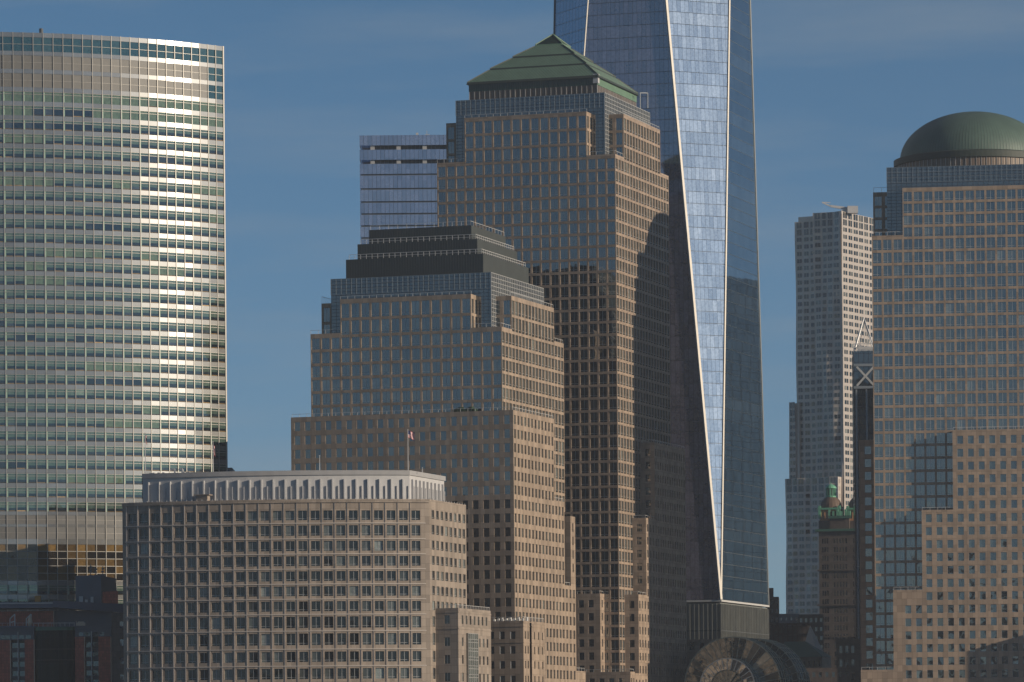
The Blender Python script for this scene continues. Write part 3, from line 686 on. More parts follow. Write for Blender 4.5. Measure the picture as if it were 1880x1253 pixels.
for k, a in enumerate(edges[:-1]):      # vertical ribs
    p = Vector(arcpt(a, 0)); q = Vector(arcpt(a, .15))
    N_.part('stone_rib', MB().prism([(p.x - .12, p.y), (q.x - .12, q.y), (q.x + .12, q.y), (p.x + .12, p.y)], 0, zl_[0] + 2.2), ['rib'])
for z in zl_[1:12]:                                          # thin ledges at every floor
    b = MB(); pts = [arcpt(A0 + am0 * .6 + (A1 - A0 - am0 * .6 - am1 * .55) * t / 24, .22) for t in range(25)]; pin = [arcpt(A0 + am0 * .6 + (A1 - A0 - am0 * .6 - am1 * .55) * t / 24, -.1) for t in range(25)]
    k = len(pts)
    b.v = [(x, y, z - .12) for x, y in pts] + [(x, y, z + .12) for x, y in pts] + [(x, y, z + .12) for x, y in pin] + [(x, y, z - .12) for x, y in pin]
    for i in range(k - 1):
        for u_, v_ in ((0, 1), (1, 2), (3, 0)): b.f.append((u_ * k + i, u_ * k + i + 1, v_ * k + i + 1, v_ * k + i)); b.m.append(0)
    N_.part('stone_ledge', b, ['rib'])
b = MB(); pts = [arcpt(A0 + (A1 - A0) * t / 24, .35) for t in range(25)]; pin = [arcpt(A0 + (A1 - A0) * t / 24, -.5) for t in range(25)]; k = 25
b.v = [(x, y, zN - .9) for x, y in pts] + [(x, y, zN) for x, y in pts] + [(x, y, zN) for x, y in pin] + [(x, y, zN - .9) for x, y in pin]
for i in range(k - 1):
    for u_, v_ in ((0, 1), (1, 2), (3, 0)): b.f.append((u_ * k + i, u_ * k + i + 1, v_ * k + i + 1, v_ * k + i)); b.m.append(0)
N_.part('cornice', b, ['granite_front'])
yN1 = N_.ry(855.5, 926)
rR = [(z2r[k + 1] + .95, z2r[k] - .72) for k in range(15)][::-1]
facade(N_, 'R', 0, 0, yN1, 0, zN, spans(0, yN1, 8, 2.15, 1.1, .1), rR, 'granite_front', style='double', g='glass_ny')
pl = [arcpt(A0 + (A1 - A0) * t / 24) for t in range(25)] + [(0, yN1)]
far = arcpt(A0); pl += [(far[0] + 6, yN1 + 10)]
b = MB(); b.poly([(x, y, zN - .5) for x, y in pl]); b.quad((*pl[24], 0), (0, yN1, 0), (0, yN1, .1), (*pl[24], .1)); b.quad((0, yN1, 0), (pl[-1][0], pl[-1][1], 0), (pl[-1][0], pl[-1][1], zN), (0, yN1, zN)); b.quad((pl[-1][0], pl[-1][1], 0), (*pl[0], 0), (*pl[0], zN), (pl[-1][0], pl[-1][1], zN))
N_.part('roof', b, ['granite_front'], solid=True)
rl = MB()
for t in range(60):
    x, y = arcpt(A0 + (A1 - A0) * t / 59, -.6); rl.beam((x, y, zN), (x, y, zN + .35), .14)
for t in range(14): rl.beam((-.4, 2 + t * 2.2, zN), (-.4, 2 + t * 2.2, zN + .4), .14)
N_.part('railing', rl, ['rail'], kind='stuff')
# penthouse
rp_ = -3.6
def aof(px, py, r):                       # arc angle seen at a photo pixel
    best = None
    for q in range(4001):
        a = A0 + (A1 - A0) * q / 4000; x, y = arcpt(a, r); P = N_.w(x, y); X, Y_ = topx(P.x, P.y, zat(px, py, P.y)); e_ = abs(X - px)
        if best is None or e_ < best[0]: best = (e_, a)
    return best[1]
pa0, pa1 = aof(262, 900, rp_), aof(752, 890, rp_)
c1 = Vector(arcpt(pa1, rp_)); zP0 = zN - .5; zP1 = N_.z(758, 864, *c1); yPe = N_.ry(815.5, 895, x=c1.x)
arc_pts = [Vector(arcpt(pa0 + (pa1 - pa0) * t / 20, rp_)) for t in range(21)]
poly = [tuple(p) for p in arc_pts] + [(c1.x, yPe), (arc_pts[0].x + 4, yPe + 6)]
N_.part('penthouse_wall', MB().prism(poly, zP0, zP1 - 1.25), ['white_wall'], solid=True)
cen = Vector((sum(p[0] for p in poly) / len(poly), sum(p[1] for p in poly) / len(poly)))
band = [Vector(p) for p in poly]
def out(p, d):
    v = (Vector(p) - cen); return (p[0] + v.x / v.length * d, p[1] + v.y / v.length * d)
bo = [tuple(Vector(arcpt(pa0 + (pa1 - pa0) * t / 20, rp_ + .35))) for t in range(21)] + [(c1.x + .35, c1.y + .1), (c1.x + .35, yPe + .3), (arc_pts[0].x + 4, yPe + 6.3)]
N_.part('penthouse_roof_band', MB().prism(bo, zP1 - 1.25, zP1, bottom=True), ['roof_grey'])
nf_ = 23
for k in range(nf_ * 2):                   # tall and short fins take turns along the curved wall
    tall = k % 2 == 0; a = pa0 + (pa1 - pa0) * (k + 1.2) / (nf_ * 2 + .4)
    if not tall and k < 3: continue
    p = Vector(arcpt(a, rp_ - .1)); q = Vector(arcpt(a, rp_ + (.62 if tall else .38))); t_ = Vector((q.y - p.y, p.x - q.x)).normalized() * (.17 if tall else .12)
    top = zP1 - 1.25 - (1.1 if tall else 2.9)
    N_.part('fin', MB().prism([tuple(p + t_), tuple(p - t_), tuple(q - t_), tuple(q + t_)], zP0, top), ['white_wall'])
nr_ = 18
for k in range(nr_):
    y = c1.y + 1.4 + (yPe - c1.y - 2) * k / (nr_ - 1); tall = k % 2 == 0
    N_.part('fin', MB().box(c1.x - .1, c1.x + (.6 if tall else .4), y - .15, y + .15, zP0, zP1 - 1.25 - (1.1 if tall else 2.9), 0, 'ld'), ['white_wall'])
b = MB(); x, y = arcpt(aof(369, 915, .0), -2.0); b.box(x - 1.6, x + 1.6, y - 1, y + 1, zN - .4, zN + 1.5, 0); b.box(x - 2.2, x + 2.2, y - 1.3, y + 1.3, zN + 1.5, zN + 1.8, 0); N_.part('roof_hatch', b, ['granite_front'])
b = MB()
for px_ in (321, 335):
    a = aof(px_, 868, rp_ - 6); x, y = arcpt(a, rp_ - 6)
    b.beam((x, y, zP1 - .5), (x, y, zP1 + 1.3), .4); b.beam((x, y, zP1 + 1.3), (x - .9, y, zP1 + 1.5), .4); b.beam((x - .9, y, zP1 + 1.5), (x - .9, y, zP1 + 1.0), .4)
for dx in (-7.5, -6.6, -5, -3.6, 2.5, 4): a = aof(321 + dx * 6, 868, rp_ - 4); x, y = arcpt(a, rp_ - 4); b.box(x - .35, x + .35, y, y + .6, zP1 - .3, zP1 + .5, 0)
N_.part('roof_vents', b, ['rail'], kind='stuff')

def nworld(a, r): x, y = arcpt(a, r); return N_.w(x, y)
# flags
def flagmat():
    m, nt, o = mat('striped_flag_cloth'); b = nt.nodes.new('ShaderNodeBsdfPrincipled'); b.inputs['Roughness'].default_value = .8
    tcn = nt.nodes.new('ShaderNodeTexCoord'); sp = nt.nodes.new('ShaderNodeSeparateXYZ'); nt.links.new(tcn.outputs['UV'], sp.inputs[0])
    s = math_(nt, 'GREATER_THAN', math_(nt, 'MODULO', math_(nt, 'MULTIPLY', sp.outputs[1], 13), 2), 1.0)
    c = mixc(nt, s, (.5, .04, .05), (.7, .68, .68))
    cant = math_(nt, 'MULTIPLY', math_(nt, 'LESS_THAN', sp.outputs[0], .4), math_(nt, 'GREATER_THAN', sp.outputs[1], .46))
    c = mixc(nt, cant, c, (.04, .05, .16)); nt.links.new(c, b.inputs[0]); nt.links.new(b.outputs[0], o.inputs[0]); return m
M['flag'] = flagmat(); M['flag_dark'] = plain('dark_flag_cloth', (.10, .04, .05), .8)
def flagpole(px_, ytop, ybase, label, flag=None, fy=0, lean=0.0):
    a = aof(px_, ybase, rp_ - 3); P = nworld(a, rp_ - 3); Y_ = P.y
    e = bpy.data.objects.new('flagpole', None); COL.objects.link(e); z0 = zP1 - .3; e.location = (P.x, P.y, z0); e['label'] = label; e['category'] = 'flagpole'; e['group'] = 'flagpoles on the white penthouse'
    h = zat(px_, ytop, Y_) - z0; b = MB(); b.beam((0, 0, 0), (0, 0, h), .24, w2=.14); b.box(-.14, .14, -.14, .14, h, h + .2, 0); obj('pole', (b, ['rail']), e)
    if flag:
        w, hh, drop, droop = flag; V = []; F = []; uvs = []
        n, mm = 14, 10
        for i in range(n + 1):
            for k in range(mm + 1):
                s, t = i / n, k / mm; x = w * s * (1 - .12 * s); z = h - drop - hh * (1 - t) - droop * s ** 1.4; y = .22 * math.sin(s * 9 + t * 2) * s
                V.append((x, y, z)); uvs.append((s, t))
        for i in range(n):
            for k in range(mm): q = i * (mm + 1) + k; F.append((q, q + mm + 1, q + mm + 2, q + 1))
        me = bpy.data.meshes.new('flag'); me.from_pydata(V, [], F); me.materials.append(M['flag']); ul = me.uv_layers.new(name='UVMap')
        for l in me.loops: ul.data[l.index].uv = uvs[l.vertex_index]
        obj('flag', me, e)
flagpole(749.5, 790, 866, 'tall flagpole with a striped flag flying above the penthouse right end', (2.0, 1.9, .1, .9))
flagpole(391.5, 812, 868, 'flagpole with a furled red striped flag against the glass tower edge', (.75, 2.4, .5, 1.4))
flagpole(267, 796, 872, 'leftmost flagpole with a hanging flag in front of the curved tower', (.6, 2.0, .2, 1.2))
flagpole(587, 838, 866, 'short bare pole near the middle of the penthouse roof')
flagpole(800, 860, 872, 'stubby pole at the right end of the penthouse roof')
b = MB(); 
# annex
xA = None; yA = 0
yA0 = yN1 * .10
eA = None
A_x1 = N_.fx(841, 1117, y=-1.0); zA = N_.z(841, 1116.5, x=A_x1, y=-1.0); A_x0 = N_.fx(799.5, 1117, y=-1.0); A_y1 = N_.ry(900, 1119.5, x=A_x1)
A_x0 = max(A_x0, .004)
yy0 = N_.ry(799.5, 1120, x=.004) ; A_x1 = N_.fx(841, 1117, y=yy0); zA = N_.z(841, 1116.5, x=A_x1, y=yy0); A_y1 = N_.ry(901, 1119.5, x=A_x1)
rA = [(zA - 1.9 - 2.3 - 4.75 * k - (1.2 if k else 0), zA - 1.9 - 4.75 * k - (1.2 if k else 0)) for k in range(9)][::-1]
rA = [q for q in rA if q[0] > 1]
wA = A_x1 - .004
facade(N_, 'F', yy0, .004, A_x1, 0, zA, [(wA * .5 - .78, wA * .5 + .82)], rA, 'granite_front', style='twin', g='glass_ny')
La = A_y1 - yy0
facade(N_, 'R', A_x1, yy0, A_y1, zA - 6.0, zA, [(yy0 + La * (.13 + k * .122) - .7, yy0 + La * (.13 + k * .122) + .7) for k in range(7)], [r for r in rA if r[1] > zA - 4], 'granite_front', style='plain', g='glass_ny')
facade(N_, 'R', A_x1, yy0, A_y1, 0, zA - 6.003, [(yy0 + La * t - .65, yy0 + La * t + .65) for t in (.13,)] + [(yy0 + La * .24, yy0 + La * .53)] + [(yy0 + La * t - .65, yy0 + La * t + .65) for t in (.65, .77, .89)],
       rA, 'granite_front', style='plain', g='glass_ny', skip=lambda y, z: abs(y - (yy0 + La * .385)) < 1)
b = MB(); ya_, yb2 = yy0 + La * .235, yy0 + La * .535; zb_ = zA - 6.6
b.box(A_x1 - .1, A_x1 + .55, ya_, yb2, 0, zb_, 0, 'l'); N_.part('bay_window', b, ['bay_glass'] if 'bay_glass' in M else ['glass_ny'])
b = MB()
for k in range(6): y = ya_ + (yb2 - ya_) * k / 5; b.box(A_x1 + .56, A_x1 + .66, y - .06, y + .06, 0, zb_, 0, 'l')
z = zb_
while z > 1: 
    b.box(A_x1 + .56, A_x1 + .64, ya_, yb2, z - .14, z, 0, 'l'); b.box(A_x1 + .56, A_x1 + .64, ya_, yb2, z - 1.7, z - 1.58, 0, 'l'); z -= 4.75 / 2 * 1.0
N_.part('bay_window_frame', b, ['mullion'], kind='stuff')
shell(N_, .004, A_x1, yy0, A_y1, 0, zA, 'granite_front')
b = MB()
for z in (zA - .9, zA - 5.3): b.box(.004, A_x1 + .15, yy0 - .15, yy0 - .003, z - .35, z, 0, ''); b.box(A_x1 + .003, A_x1 + .15, yy0, A_y1, z - .35, z, 0, 'l')
N_.part('string_course', b, ['granite_front'])
railing(N_, [(.3, yy0 + .3), (A_x1 - .3, yy0 + .3), (A_x1 - .3, A_y1 - .3)], zA, .9, 1.3)

# ================================================================== curved glass tower at the left edge
RG = 118.6; pxr = 409.5; Dg = 1362.0
uG = uv(409.5, 88)[0]; a1G = R(43.0)
XG = uG * Dg / FOC; CG = Vector((XG - RG * math.sin(a1G), Dg + RG * math.cos(a1G)))
G = bpy.data.objects.new('office_tower', None); COL.objects.link(G); G.location = (CG.x, CG.y, 0)
G['label'] = 'curved silver and green glass office tower at the left edge with a bright sun streak'; G['category'] = 'office tower'
M['spandrel'] = metalpanel('steel_spandrel_panel', (0.28, 0.285, 0.285), 0.20, .6, .016, .14)
M['spandrel_top'] = metalpanel('steel_louvre_panel', (0.135, 0.135, 0.132), 0.55, .15, .02, .06)
M['mullion_g'] = plain('silver_mullion', (0.34, 0.33, 0.31), 0.45, .3)
M['shade'] = glass('lowered_green_shade_behind_glass', (0.058, 0.090, 0.078), (0.085, 0.12, 0.10), tint=(.7, .95, .85), refl=0.10, p=.2)
M['shade_g'] = glass('full_green_shade_behind_glass', (0.09, 0.125, 0.085), (0.10, 0.14, 0.095), tint=(.7, .95, .85), refl=0.08, p=.2)
M['dark_in'] = glass('dark_interior_behind_glass', (0.008, 0.014, 0.02), (0.025, 0.035, 0.045), refl=0.07, tint=(.7, .9, 1))
M['warm_in'] = glass('desk_clutter_behind_glass', (0.03, 0.025, 0.02), (0.28, 0.19, 0.09), refl=0.03, p=.3)
M['column_in'] = plain('interior_column', (0.22, 0.34, 0.29), .6)
M['teal'] = glass('teal_crown_glass', (0.02, 0.05, 0.055), (0.04, 0.08, 0.085), refl=0.10, tint=(.6, .9, .95), p=.2)
M['lobby'] = glass('tall_hall_glass', (0.014, 0.012, 0.010), (0.24, 0.15, 0.05), refl=0.04, fm=.3, p=.25)
pg = 2.868 / RG; n_b = 39; aG = [a1G - pg * k for k in range(n_b + 1)]
def gp(a, r=0.0): return Vector((math.sin(a), -math.cos(a))) * (RG + r)
zg_ = lambda y: zat(100, y, 1336.5)
_gm = {}
def gmesh(kind, w, h, col=False, fr=.6):
    key = (kind, round(w, 2), round(h, 2), col, fr)
    if key in _gm: return _gm[key]
    b = MB(); W, H = w / 2, h / 2; mats = ['mullion_g']
    if kind == 'panel': b.box(-W, W, -.02, .2, -H, H, 0, 'b'); mats = ['spandrel']
    elif kind == 'louver':
        b.quad((-W, .08, -H), (W, .08, -H), (W, .08, H), (-W, .08, H), 0); b.box(-W, W, 0, .07, -.04, .04, 1, 'b'); mats = ['spandrel_top', 'mullion_g']
    elif kind in ('teal', 'lobby'):
        b.quad((-W, .12, -H), (W, .12, -H), (W, .12, H), (-W, .12, H), 1); mats = ['mullion_g', kind]
        if kind == 'teal': b.box(-W, W, 0, .11, -.05, .05, 0, 'b')
        else: b.box(-W, W, -.04, .11, -H, -H + .16, 0, 'b')
    else:                                     # office window: shade above, dark glass below, desk-top clutter at the sill, transom bar
        x0 = -W + (.42 if col else 0); zt = H - h * .27; zs = H - h * fr; zk = -H + h * .10
        sh = 2 if kind == 'win' else 5
        if col: b.quad((-W, .16, -H), (x0, .16, -H), (x0, .16, H), (-W, .16, H), 4)
        b.quad((x0, .12, zs), (W, .12, zs), (W, .12, H), (x0, .12, H), sh)
        if fr < .98:
            b.quad((x0, .12, zk), (W, .12, zk), (W, .12, zs), (x0, .12, zs), 1)
            b.quad((x0, .12, -H), (W, .12, -H), (W, .12, zk), (x0, .12, zk), 3)
        b.box(-W, W, 0, .11, zt - .05, zt + .05, 0, 'b'); b.box(-W, W, -.02, .11, H - .09, H, 0, 'b')
        mats = ['mullion_g', 'dark_in', 'shade', 'warm_in', 'column_in', 'shade_g']
    _gm[key] = b.mesh('window' if kind.startswith('win') else kind, mats); return _gm[key]
bands = [(63, 71.5, 'panel'), (71.8, 97, 'teal'), (97.2, 105, 'panel'), (105.2, 130, 'louver'), (130.2, 138, 'panel'), (138.2, 163, 'louver'), (163.2, 171, 'panel')]
y = 171.2
for k in range(30): bands.append((y, y + 17.6, 'wing' if k < 2 else 'win')); bands.append((y + 17.8, y + 25.85, 'panel')); y += 25.9
bands[-1] = (bands[-1][0], bands[-1][1] - 1, 'panel')
y -= .9
bands += [(y, y + 16, 'louver'), (y + 16.2, y + 21, 'panel'), (y + 21.2, y + 43, 'louver'), (y + 43.2, y + 53, 'panel')]
y += 53.2
for k in range(5): bands.append((y, y + 13, 'lobby')); y += 13.4
bands.append((y, y + 7, 'panel')); y += 7.2
for k in range(10): bands.append((y, y + 17.6, 'win')); bands.append((y + 17.8, y + 25.85, 'panel')); y += 25.9
rg = random.Random(5)
fullrun = {}
for bi, (ya_, yb2, kind) in enumerate(bands):
    z1, z0 = zg_(ya_), zg_(yb2)
    if z0 < 1: break
    run = 0
    for k in range(n_b):
        a = (aG[k] + aG[k + 1]) / 2; L = 2 * (RG) * math.sin(pg / 2); w = L - .16; p = gp(a, -(RG - RG * math.cos(pg / 2)))
        kd, col, fr = kind, False, .62
        if kind in ('win', 'wing'):
            if run == 0 and rg.random() < .035: run = rg.choice((2, 4, 6)); mode = rg.choice(('full', 'full', 'open'))
            col = k % 2 == 1
            fr = rg.choice((.60, .64, .62, .66))
            if kind == 'wing': kd = 'wing'; fr = 1.0 
            if run: run -= 1; kd = 'wing' if mode == 'full' else 'win'; fr = .9 if mode == 'full' else .30
            if bi == 11: kd = 'win'; fr = .3 if k > 14 else .62
        if kind == 'louver' and bi < 8 and k < 2: kd = 'teal'
        h = z1 - z0
        kk = {'panel': 'panel', 'louver': 'louver_panel'}.get(kd, 'window')
        place(G, kk, gmesh(kd, w, h, col, fr), Matrix.Translation((p.x, p.y, (z0 + z1) / 2)) @ Matrix.Rotation(a, 4, 'Z'), w, h)
zt_, zb_ = zg_(63), 0
for k in range(n_b + 1):
    b = MB(); p, q = gp(aG[k], -.15), gp(aG[k], .16); t_ = Vector((math.cos(aG[k]), math.sin(aG[k]))) * (.085 if k else .22)
    b.prism([tuple(p + t_), tuple(p - t_), tuple(q - t_), tuple(q + t_)][::-1], 0, zt_ + .05); obj('mullion', (b, ['mullion_g']), G)
core = [tuple(gp(a, -.35)) for a in aG[::-1]]
pr_ = gp(aG[0], -.35); pl_ = gp(aG[-1], -.35)
e_r = Vector((math.sin(R(20)), math.cos(R(20))))
core2 = core + [tuple(pr_ + Vector((-6, 40))), tuple(pl_ + Vector((0, 45)))]
obj('core_wall', (MB().prism(core2, 0, zt_ - .3), ['mull_dark']), G, solid=True)
b = MB()
x, y_ = gp(a1G - 26.0 / RG * 1.0, -4); 
pp = gp(aG[20], -3); b.prism([(pp.x + .6 * math.cos(t), pp.y + .6 * math.sin(t)) for t in range(6)], zt_, zt_ + 1.7); obj('roof_vent', (b, ['mull_dark']), G)

# ================================================================== glass tower with chamfered triangular faces
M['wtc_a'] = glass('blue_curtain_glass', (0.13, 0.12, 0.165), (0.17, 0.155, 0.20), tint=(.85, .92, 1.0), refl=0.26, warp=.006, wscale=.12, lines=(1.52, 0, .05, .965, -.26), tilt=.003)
M['wtc_b'] = glass('sky_glow_curtain_glass', (0.34, 0.42, 0.54), (0.46, 0.55, 0.68), tint=(.92, .97, 1.0), refl=0.50, fm=.4, warp=.004, wscale=.12, lines=(1.52, 0, .04, .87, .5), tilt=.002)  # same glass; sky glow mirrored by the corner facet is put into its pale colour
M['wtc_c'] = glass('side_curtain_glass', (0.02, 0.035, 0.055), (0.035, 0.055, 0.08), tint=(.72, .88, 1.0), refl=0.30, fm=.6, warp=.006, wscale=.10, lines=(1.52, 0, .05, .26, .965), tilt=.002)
M['podium_glass'] = ribbed('podium_glass_fins', (0.20, 0.205, 0.195), 1.05, .55, .35)
WT = B('skyscraper', 'very tall blue glass skyscraper with sloping triangular faces and bright steel edges', 'skyscraper', 1323.5, 1101, 1545, rot=-18.0)
SW = 61.0; zp = WT.z(1323.5, 1101); zt = 417.0
b = MB(); b.box(-SW + .3, -.3, .3, SW - .3, 0, zp - 1.0, 0, 'td'); WT.part('podium_wall', b, ['podium_glass'], solid=True)
for k, z in enumerate((zp - 19, zp - 10.2)):
    b = MB(); b.box(-SW, 0, 0, SW, z - .2, z + .2, 0); WT.part('podium_joint', b, ['mull_dark'])
b = MB(); b.box(-SW - .3, .3, -.3, SW + .3, zp - .7, zp - .1, 0); WT.part('podium_band', b, ['rail'])
b = MB()
for k in range(41):
    x = -SW + SW * k / 40; b.box(x - .12, x + .12, -.12, .28, 0, zp - 1.4, 0, 'bd')
    b.box(-.28, .12, SW * k / 40 - .12, SW * k / 40 + .12, 0, zp - 1.4, 0, 'ld')
WT.part('podium_fins', b, ['podium_glass'], kind='stuff')
BC = [Vector((-SW, 0, zp)), Vector((0, 0, zp)), Vector((0, SW, zp)), Vector((-SW, SW, zp))]
TC = [Vector((-SW / 2, 0, zt)), Vector((0, SW / 2, zt)), Vector((-SW / 2, SW, zt)), Vector((-SW, SW / 2, zt))]
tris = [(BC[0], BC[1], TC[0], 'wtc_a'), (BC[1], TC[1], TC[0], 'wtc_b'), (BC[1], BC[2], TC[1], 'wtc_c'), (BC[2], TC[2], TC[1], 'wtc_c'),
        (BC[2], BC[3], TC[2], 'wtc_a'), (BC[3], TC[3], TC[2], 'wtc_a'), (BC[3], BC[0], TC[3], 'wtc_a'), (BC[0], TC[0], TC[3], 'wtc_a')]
def slice_tri(P, z0, z1):
    """corner points of triangle P between two heights, in order"""
    def clip(pts, z, up):
        r = []
        for i in range(len(pts)):
            a, c = pts[i], pts[(i + 1) % len(pts)]; ia = (a.z >= z) == up or abs(a.z - z) < 1e-6; ic = (c.z >= z) == up or abs(c.z - z) < 1e-6
            if ia: r.append(a)
            if ia != ic and abs(a.z - c.z) > 1e-9: r.append(a.lerp(c, (z - a.z) / (c.z - a.z)))
        return r
    return clip(clip(list(P), z0, True), z1, False)
fhW = 3.98; gap = .16
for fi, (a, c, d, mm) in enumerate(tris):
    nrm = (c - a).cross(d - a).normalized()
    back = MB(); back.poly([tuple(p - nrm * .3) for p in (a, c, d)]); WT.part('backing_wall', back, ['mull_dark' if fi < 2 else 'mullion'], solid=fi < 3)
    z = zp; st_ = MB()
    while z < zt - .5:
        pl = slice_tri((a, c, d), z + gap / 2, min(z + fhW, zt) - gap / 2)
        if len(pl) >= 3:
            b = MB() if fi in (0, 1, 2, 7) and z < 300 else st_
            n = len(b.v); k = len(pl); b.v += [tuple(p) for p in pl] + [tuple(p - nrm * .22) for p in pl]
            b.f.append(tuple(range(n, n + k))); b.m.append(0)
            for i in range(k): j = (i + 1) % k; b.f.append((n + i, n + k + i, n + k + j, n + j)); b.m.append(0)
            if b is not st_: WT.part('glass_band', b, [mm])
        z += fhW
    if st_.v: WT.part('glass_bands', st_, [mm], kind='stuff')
for k in range(4):
    for tt in (TC[k], TC[(k - 1) % 4]):
        b = MB(); outn = ((BC[k] - Vector((-SW / 2, SW / 2, zp))).normalized()); ww_ = (.75 if tt is TC[0] else .45) if k == 1 else .35; b.beam(BC[k] + outn * .15, tt + outn * .15, ww_, up=outn); WT.part('edge_trim', b, ['steel' if k == 1 or (k == 0 and tt is TC[0]) else 'mull_dark'])  # far edges in dark metal: their missing sun glint is put into the colour
b = MB(); b.prism([tuple(Vector((-SW / 2, SW / 2)) + (Vector((p.x, p.y)) - Vector((-SW / 2, SW / 2))) * 1.0) for p in TC], zt, zt + 3); WT.part('parapet', b, ['steel'])

# ================================================================== blue glass tower behind, at the left of the pyramid tower
M['seven'] = glass('pale_blue_curtain_glass', (0.10, 0.115, 0.18), (0.13, 0.145, 0.21), tint=(.85, .9, 1.0), refl=0.34, lines=(1.5, 0, .055, 1.0, 0.0), warp=.004, p=.2)
V7 = B('office_tower', 'flat roofed pale blue glass tower behind the pyramid tower', 'office tower', 660, 250, 1672, rot=0)
x7 = 54.0
ys = [249, 267.5, 275.5, 294, 301.5, 320, 323, 346, 349, 370, 373, 392, 395, 414, 417, 436, 439, 458, 461, 480]
for k in range(0, len(ys) - 1, 2):
    z1, z0 = V7.z(680, ys[k]), V7.z(680, ys[k + 1]); b = MB(); b.box(0, x7, 0, 40, z0, z1, 0); V7.part('glass_band', b, ['seven'], solid=True)
    if k < 4:
        zz = V7.z(680, ys[k + 2]) - .1; b = MB(); b.box(4.5, x7 - 1, 3, 36, zz, z0 + .1, 0, 'td'); V7.part('recessed_slot', b, ['mull_dark'])
        for i in range(5): 
            b = MB(); x = 4.6 + i * 9.3; b.box(x - .75, x + .75, .6, 2.2, zz, z0 + .1, 0, 'td'); V7.part('pier', b, ['mullion'])
        b = MB()
        for i in range(36): b.box(4.5 + i * 1.4, 4.62 + i * 1.4, 2.6, 2.9, zz, z0 + .1, 0, 'td')
        V7.part('slot_mullions', b, ['mull_blue'], kind='stuff')
b = MB(); b.box(.5, x7 - .5, .5, 39.5, 0, V7.z(680, 301), 0, 'td'); V7.part('core_wall', b, ['mull_dark'], solid=True)
b = MB(); zt7 = V7.z(680, 249)
b.beam((24, 5, zt7), (24, 5, zt7 + 2.2), .2); b.beam((20.5, 5, zt7), (20.5, 5, zt7 + 1.4), .9); b.beam((23.3, 5, zt7 + .6), (25, 5, zt7 + .6), .5)
V7.part('roof_antennas', b, ['mull_light'], kind='stuff')

# ================================================================== rippling steel apartment tower
M['ripple'] = metalpanel('rippled_steel_cladding', (0.52, 0.46, 0.41), 0.40, .3, .03, .08)
M['glass_sp'] = glass('apartment_glass', (0.012, 0.018, 0.022), (0.14, 0.15, 0.14), refl=0.08, fm=.4, p=.6, tilt=.03)
Q = B('apartment_tower', 'slim rippling steel apartment tower with a crane arm on its roof', 'apartment tower', 1545, 388, 2223, rot=-30)
zq = Q.z(1545, 388); xqn = Q.fx(1493, 397); xql = Q.fx(1457, 400); yq = Q.ry(1600, 392)
zs1, zs2 = Q.z(1460, 735), Q.z(1460, 877)
fq = 3.42
def ripple(side, a, b_, z0, z1, off, cols, amp, seed, m='ripple'):
    """steel wall that swells in and out from floor to floor and bay to bay, with a window in each cell"""
    n = len(cols) - 1; nz = int((z1 - z0) / fq); zs = [z1 - fq * (nz - k) for k in range(nz + 1)]; zs[0] = z0
    def dis(s, z): return amp * (math.sin(s * .36 + seed + .9 * math.sin(z * .055 + seed)) * math.sin(z * .045 + seed * 2) + .45 * math.sin(s * .8 + z * .10 + seed))
    V = []; F = []
    for z in zs:
        for s in cols:
            d = dis(s, z); V.append((s, off - d, z) if side == 'F' else (off + d, s, z))
    for k in range(nz):
        for i in range(n): q = k * (n + 1) + i; F.append((q, q + 1, q + n + 2, q + n + 1))
    me = bpy.data.meshes.new('wall'); me.from_pydata(V, [], F); me.materials.append(M[m]); me.update(); obj('wall', me, Q.e, solid=True)
    for k in range(nz):
        for i in range(n):
            L = cols[i + 1] - cols[i]
            if L < 1.5: continue
            z = (zs[k] + zs[k + 1]) / 2 + .1; s = (cols[i] + cols[i + 1]) / 2; d0, d1 = dis(cols[i], z), dis(cols[i + 1], z); yaw = math.atan2(d1 - d0, L)
            w = L * .68; h = fq * .56
            if k >= nz - 2: h = fq * .82
            if side == 'F': mt = Matrix.Translation((s, off - (d0 + d1) / 2 - .42, z)) @ Matrix.Rotation(-yaw, 4, 'Z')
            else: mt = Matrix.Translation((off + (d0 + d1) / 2 + .42, s, z)) @ Matrix.Rotation(math.pi / 2 - yaw, 4, 'Z')
            place(Q.e, 'window', win_mesh('twin' if L > 3.2 else 'plain', round(w, 1), round(h, 1), 'glass_sp', 'mullion'), mt, w, h)
def colz(a, b_, pat):
    t = sum(pat); r = [a]; 
    for p in pat: r.append(r[-1] + (b_ - a) * p / t)
    return r
ripple('F', xqn, 0, 30, zq, 0, colz(xqn, 0, [.4, 3.4, 2.4, 3.0, 3.6, .7]), .9, 1.3)
ripple('F', xql, xqn, 30, zq - 3.5, 1.6, colz(xql, xqn, [.5, 3.0, 3.2, 2.4, .2]), .5, 2.6)
ripple('R', 0, yq, 0, zq, 0, colz(0, 36, [.9, 1.7, 1.7, .8, 1.7, 1.7, .8, 1.9, 1.7, .8, 1.7, 1.7, .8, 1.7, 1.7, .8, 1.9, 1.7, .8]), .12, .4)
b = MB(); b.box(xql + 1, -1, 3, 36, 0, zq - 1, 0, 'd'); Q.part('core_wall', b, ['ripple'], solid=True)
xl1 = Q.fx(1447, 735, y=-1.5); xl2 = Q.fx(1443, 877, y=-3.5)
ripple('F', xl1, xql + .5, 20, zs1, -1.0, colz(xl1, xql + .5, [.4, 3.2, 3.0]), .4, 3.1)
ripple('F', xl2, -1, 10, zs2, -4.5, colz(xl2, -1, [.4, 3.2, 2.6, 3.2, 2.6, 3.4, 3.4, 2.6, 3.2, .4]), .8, 4.2)
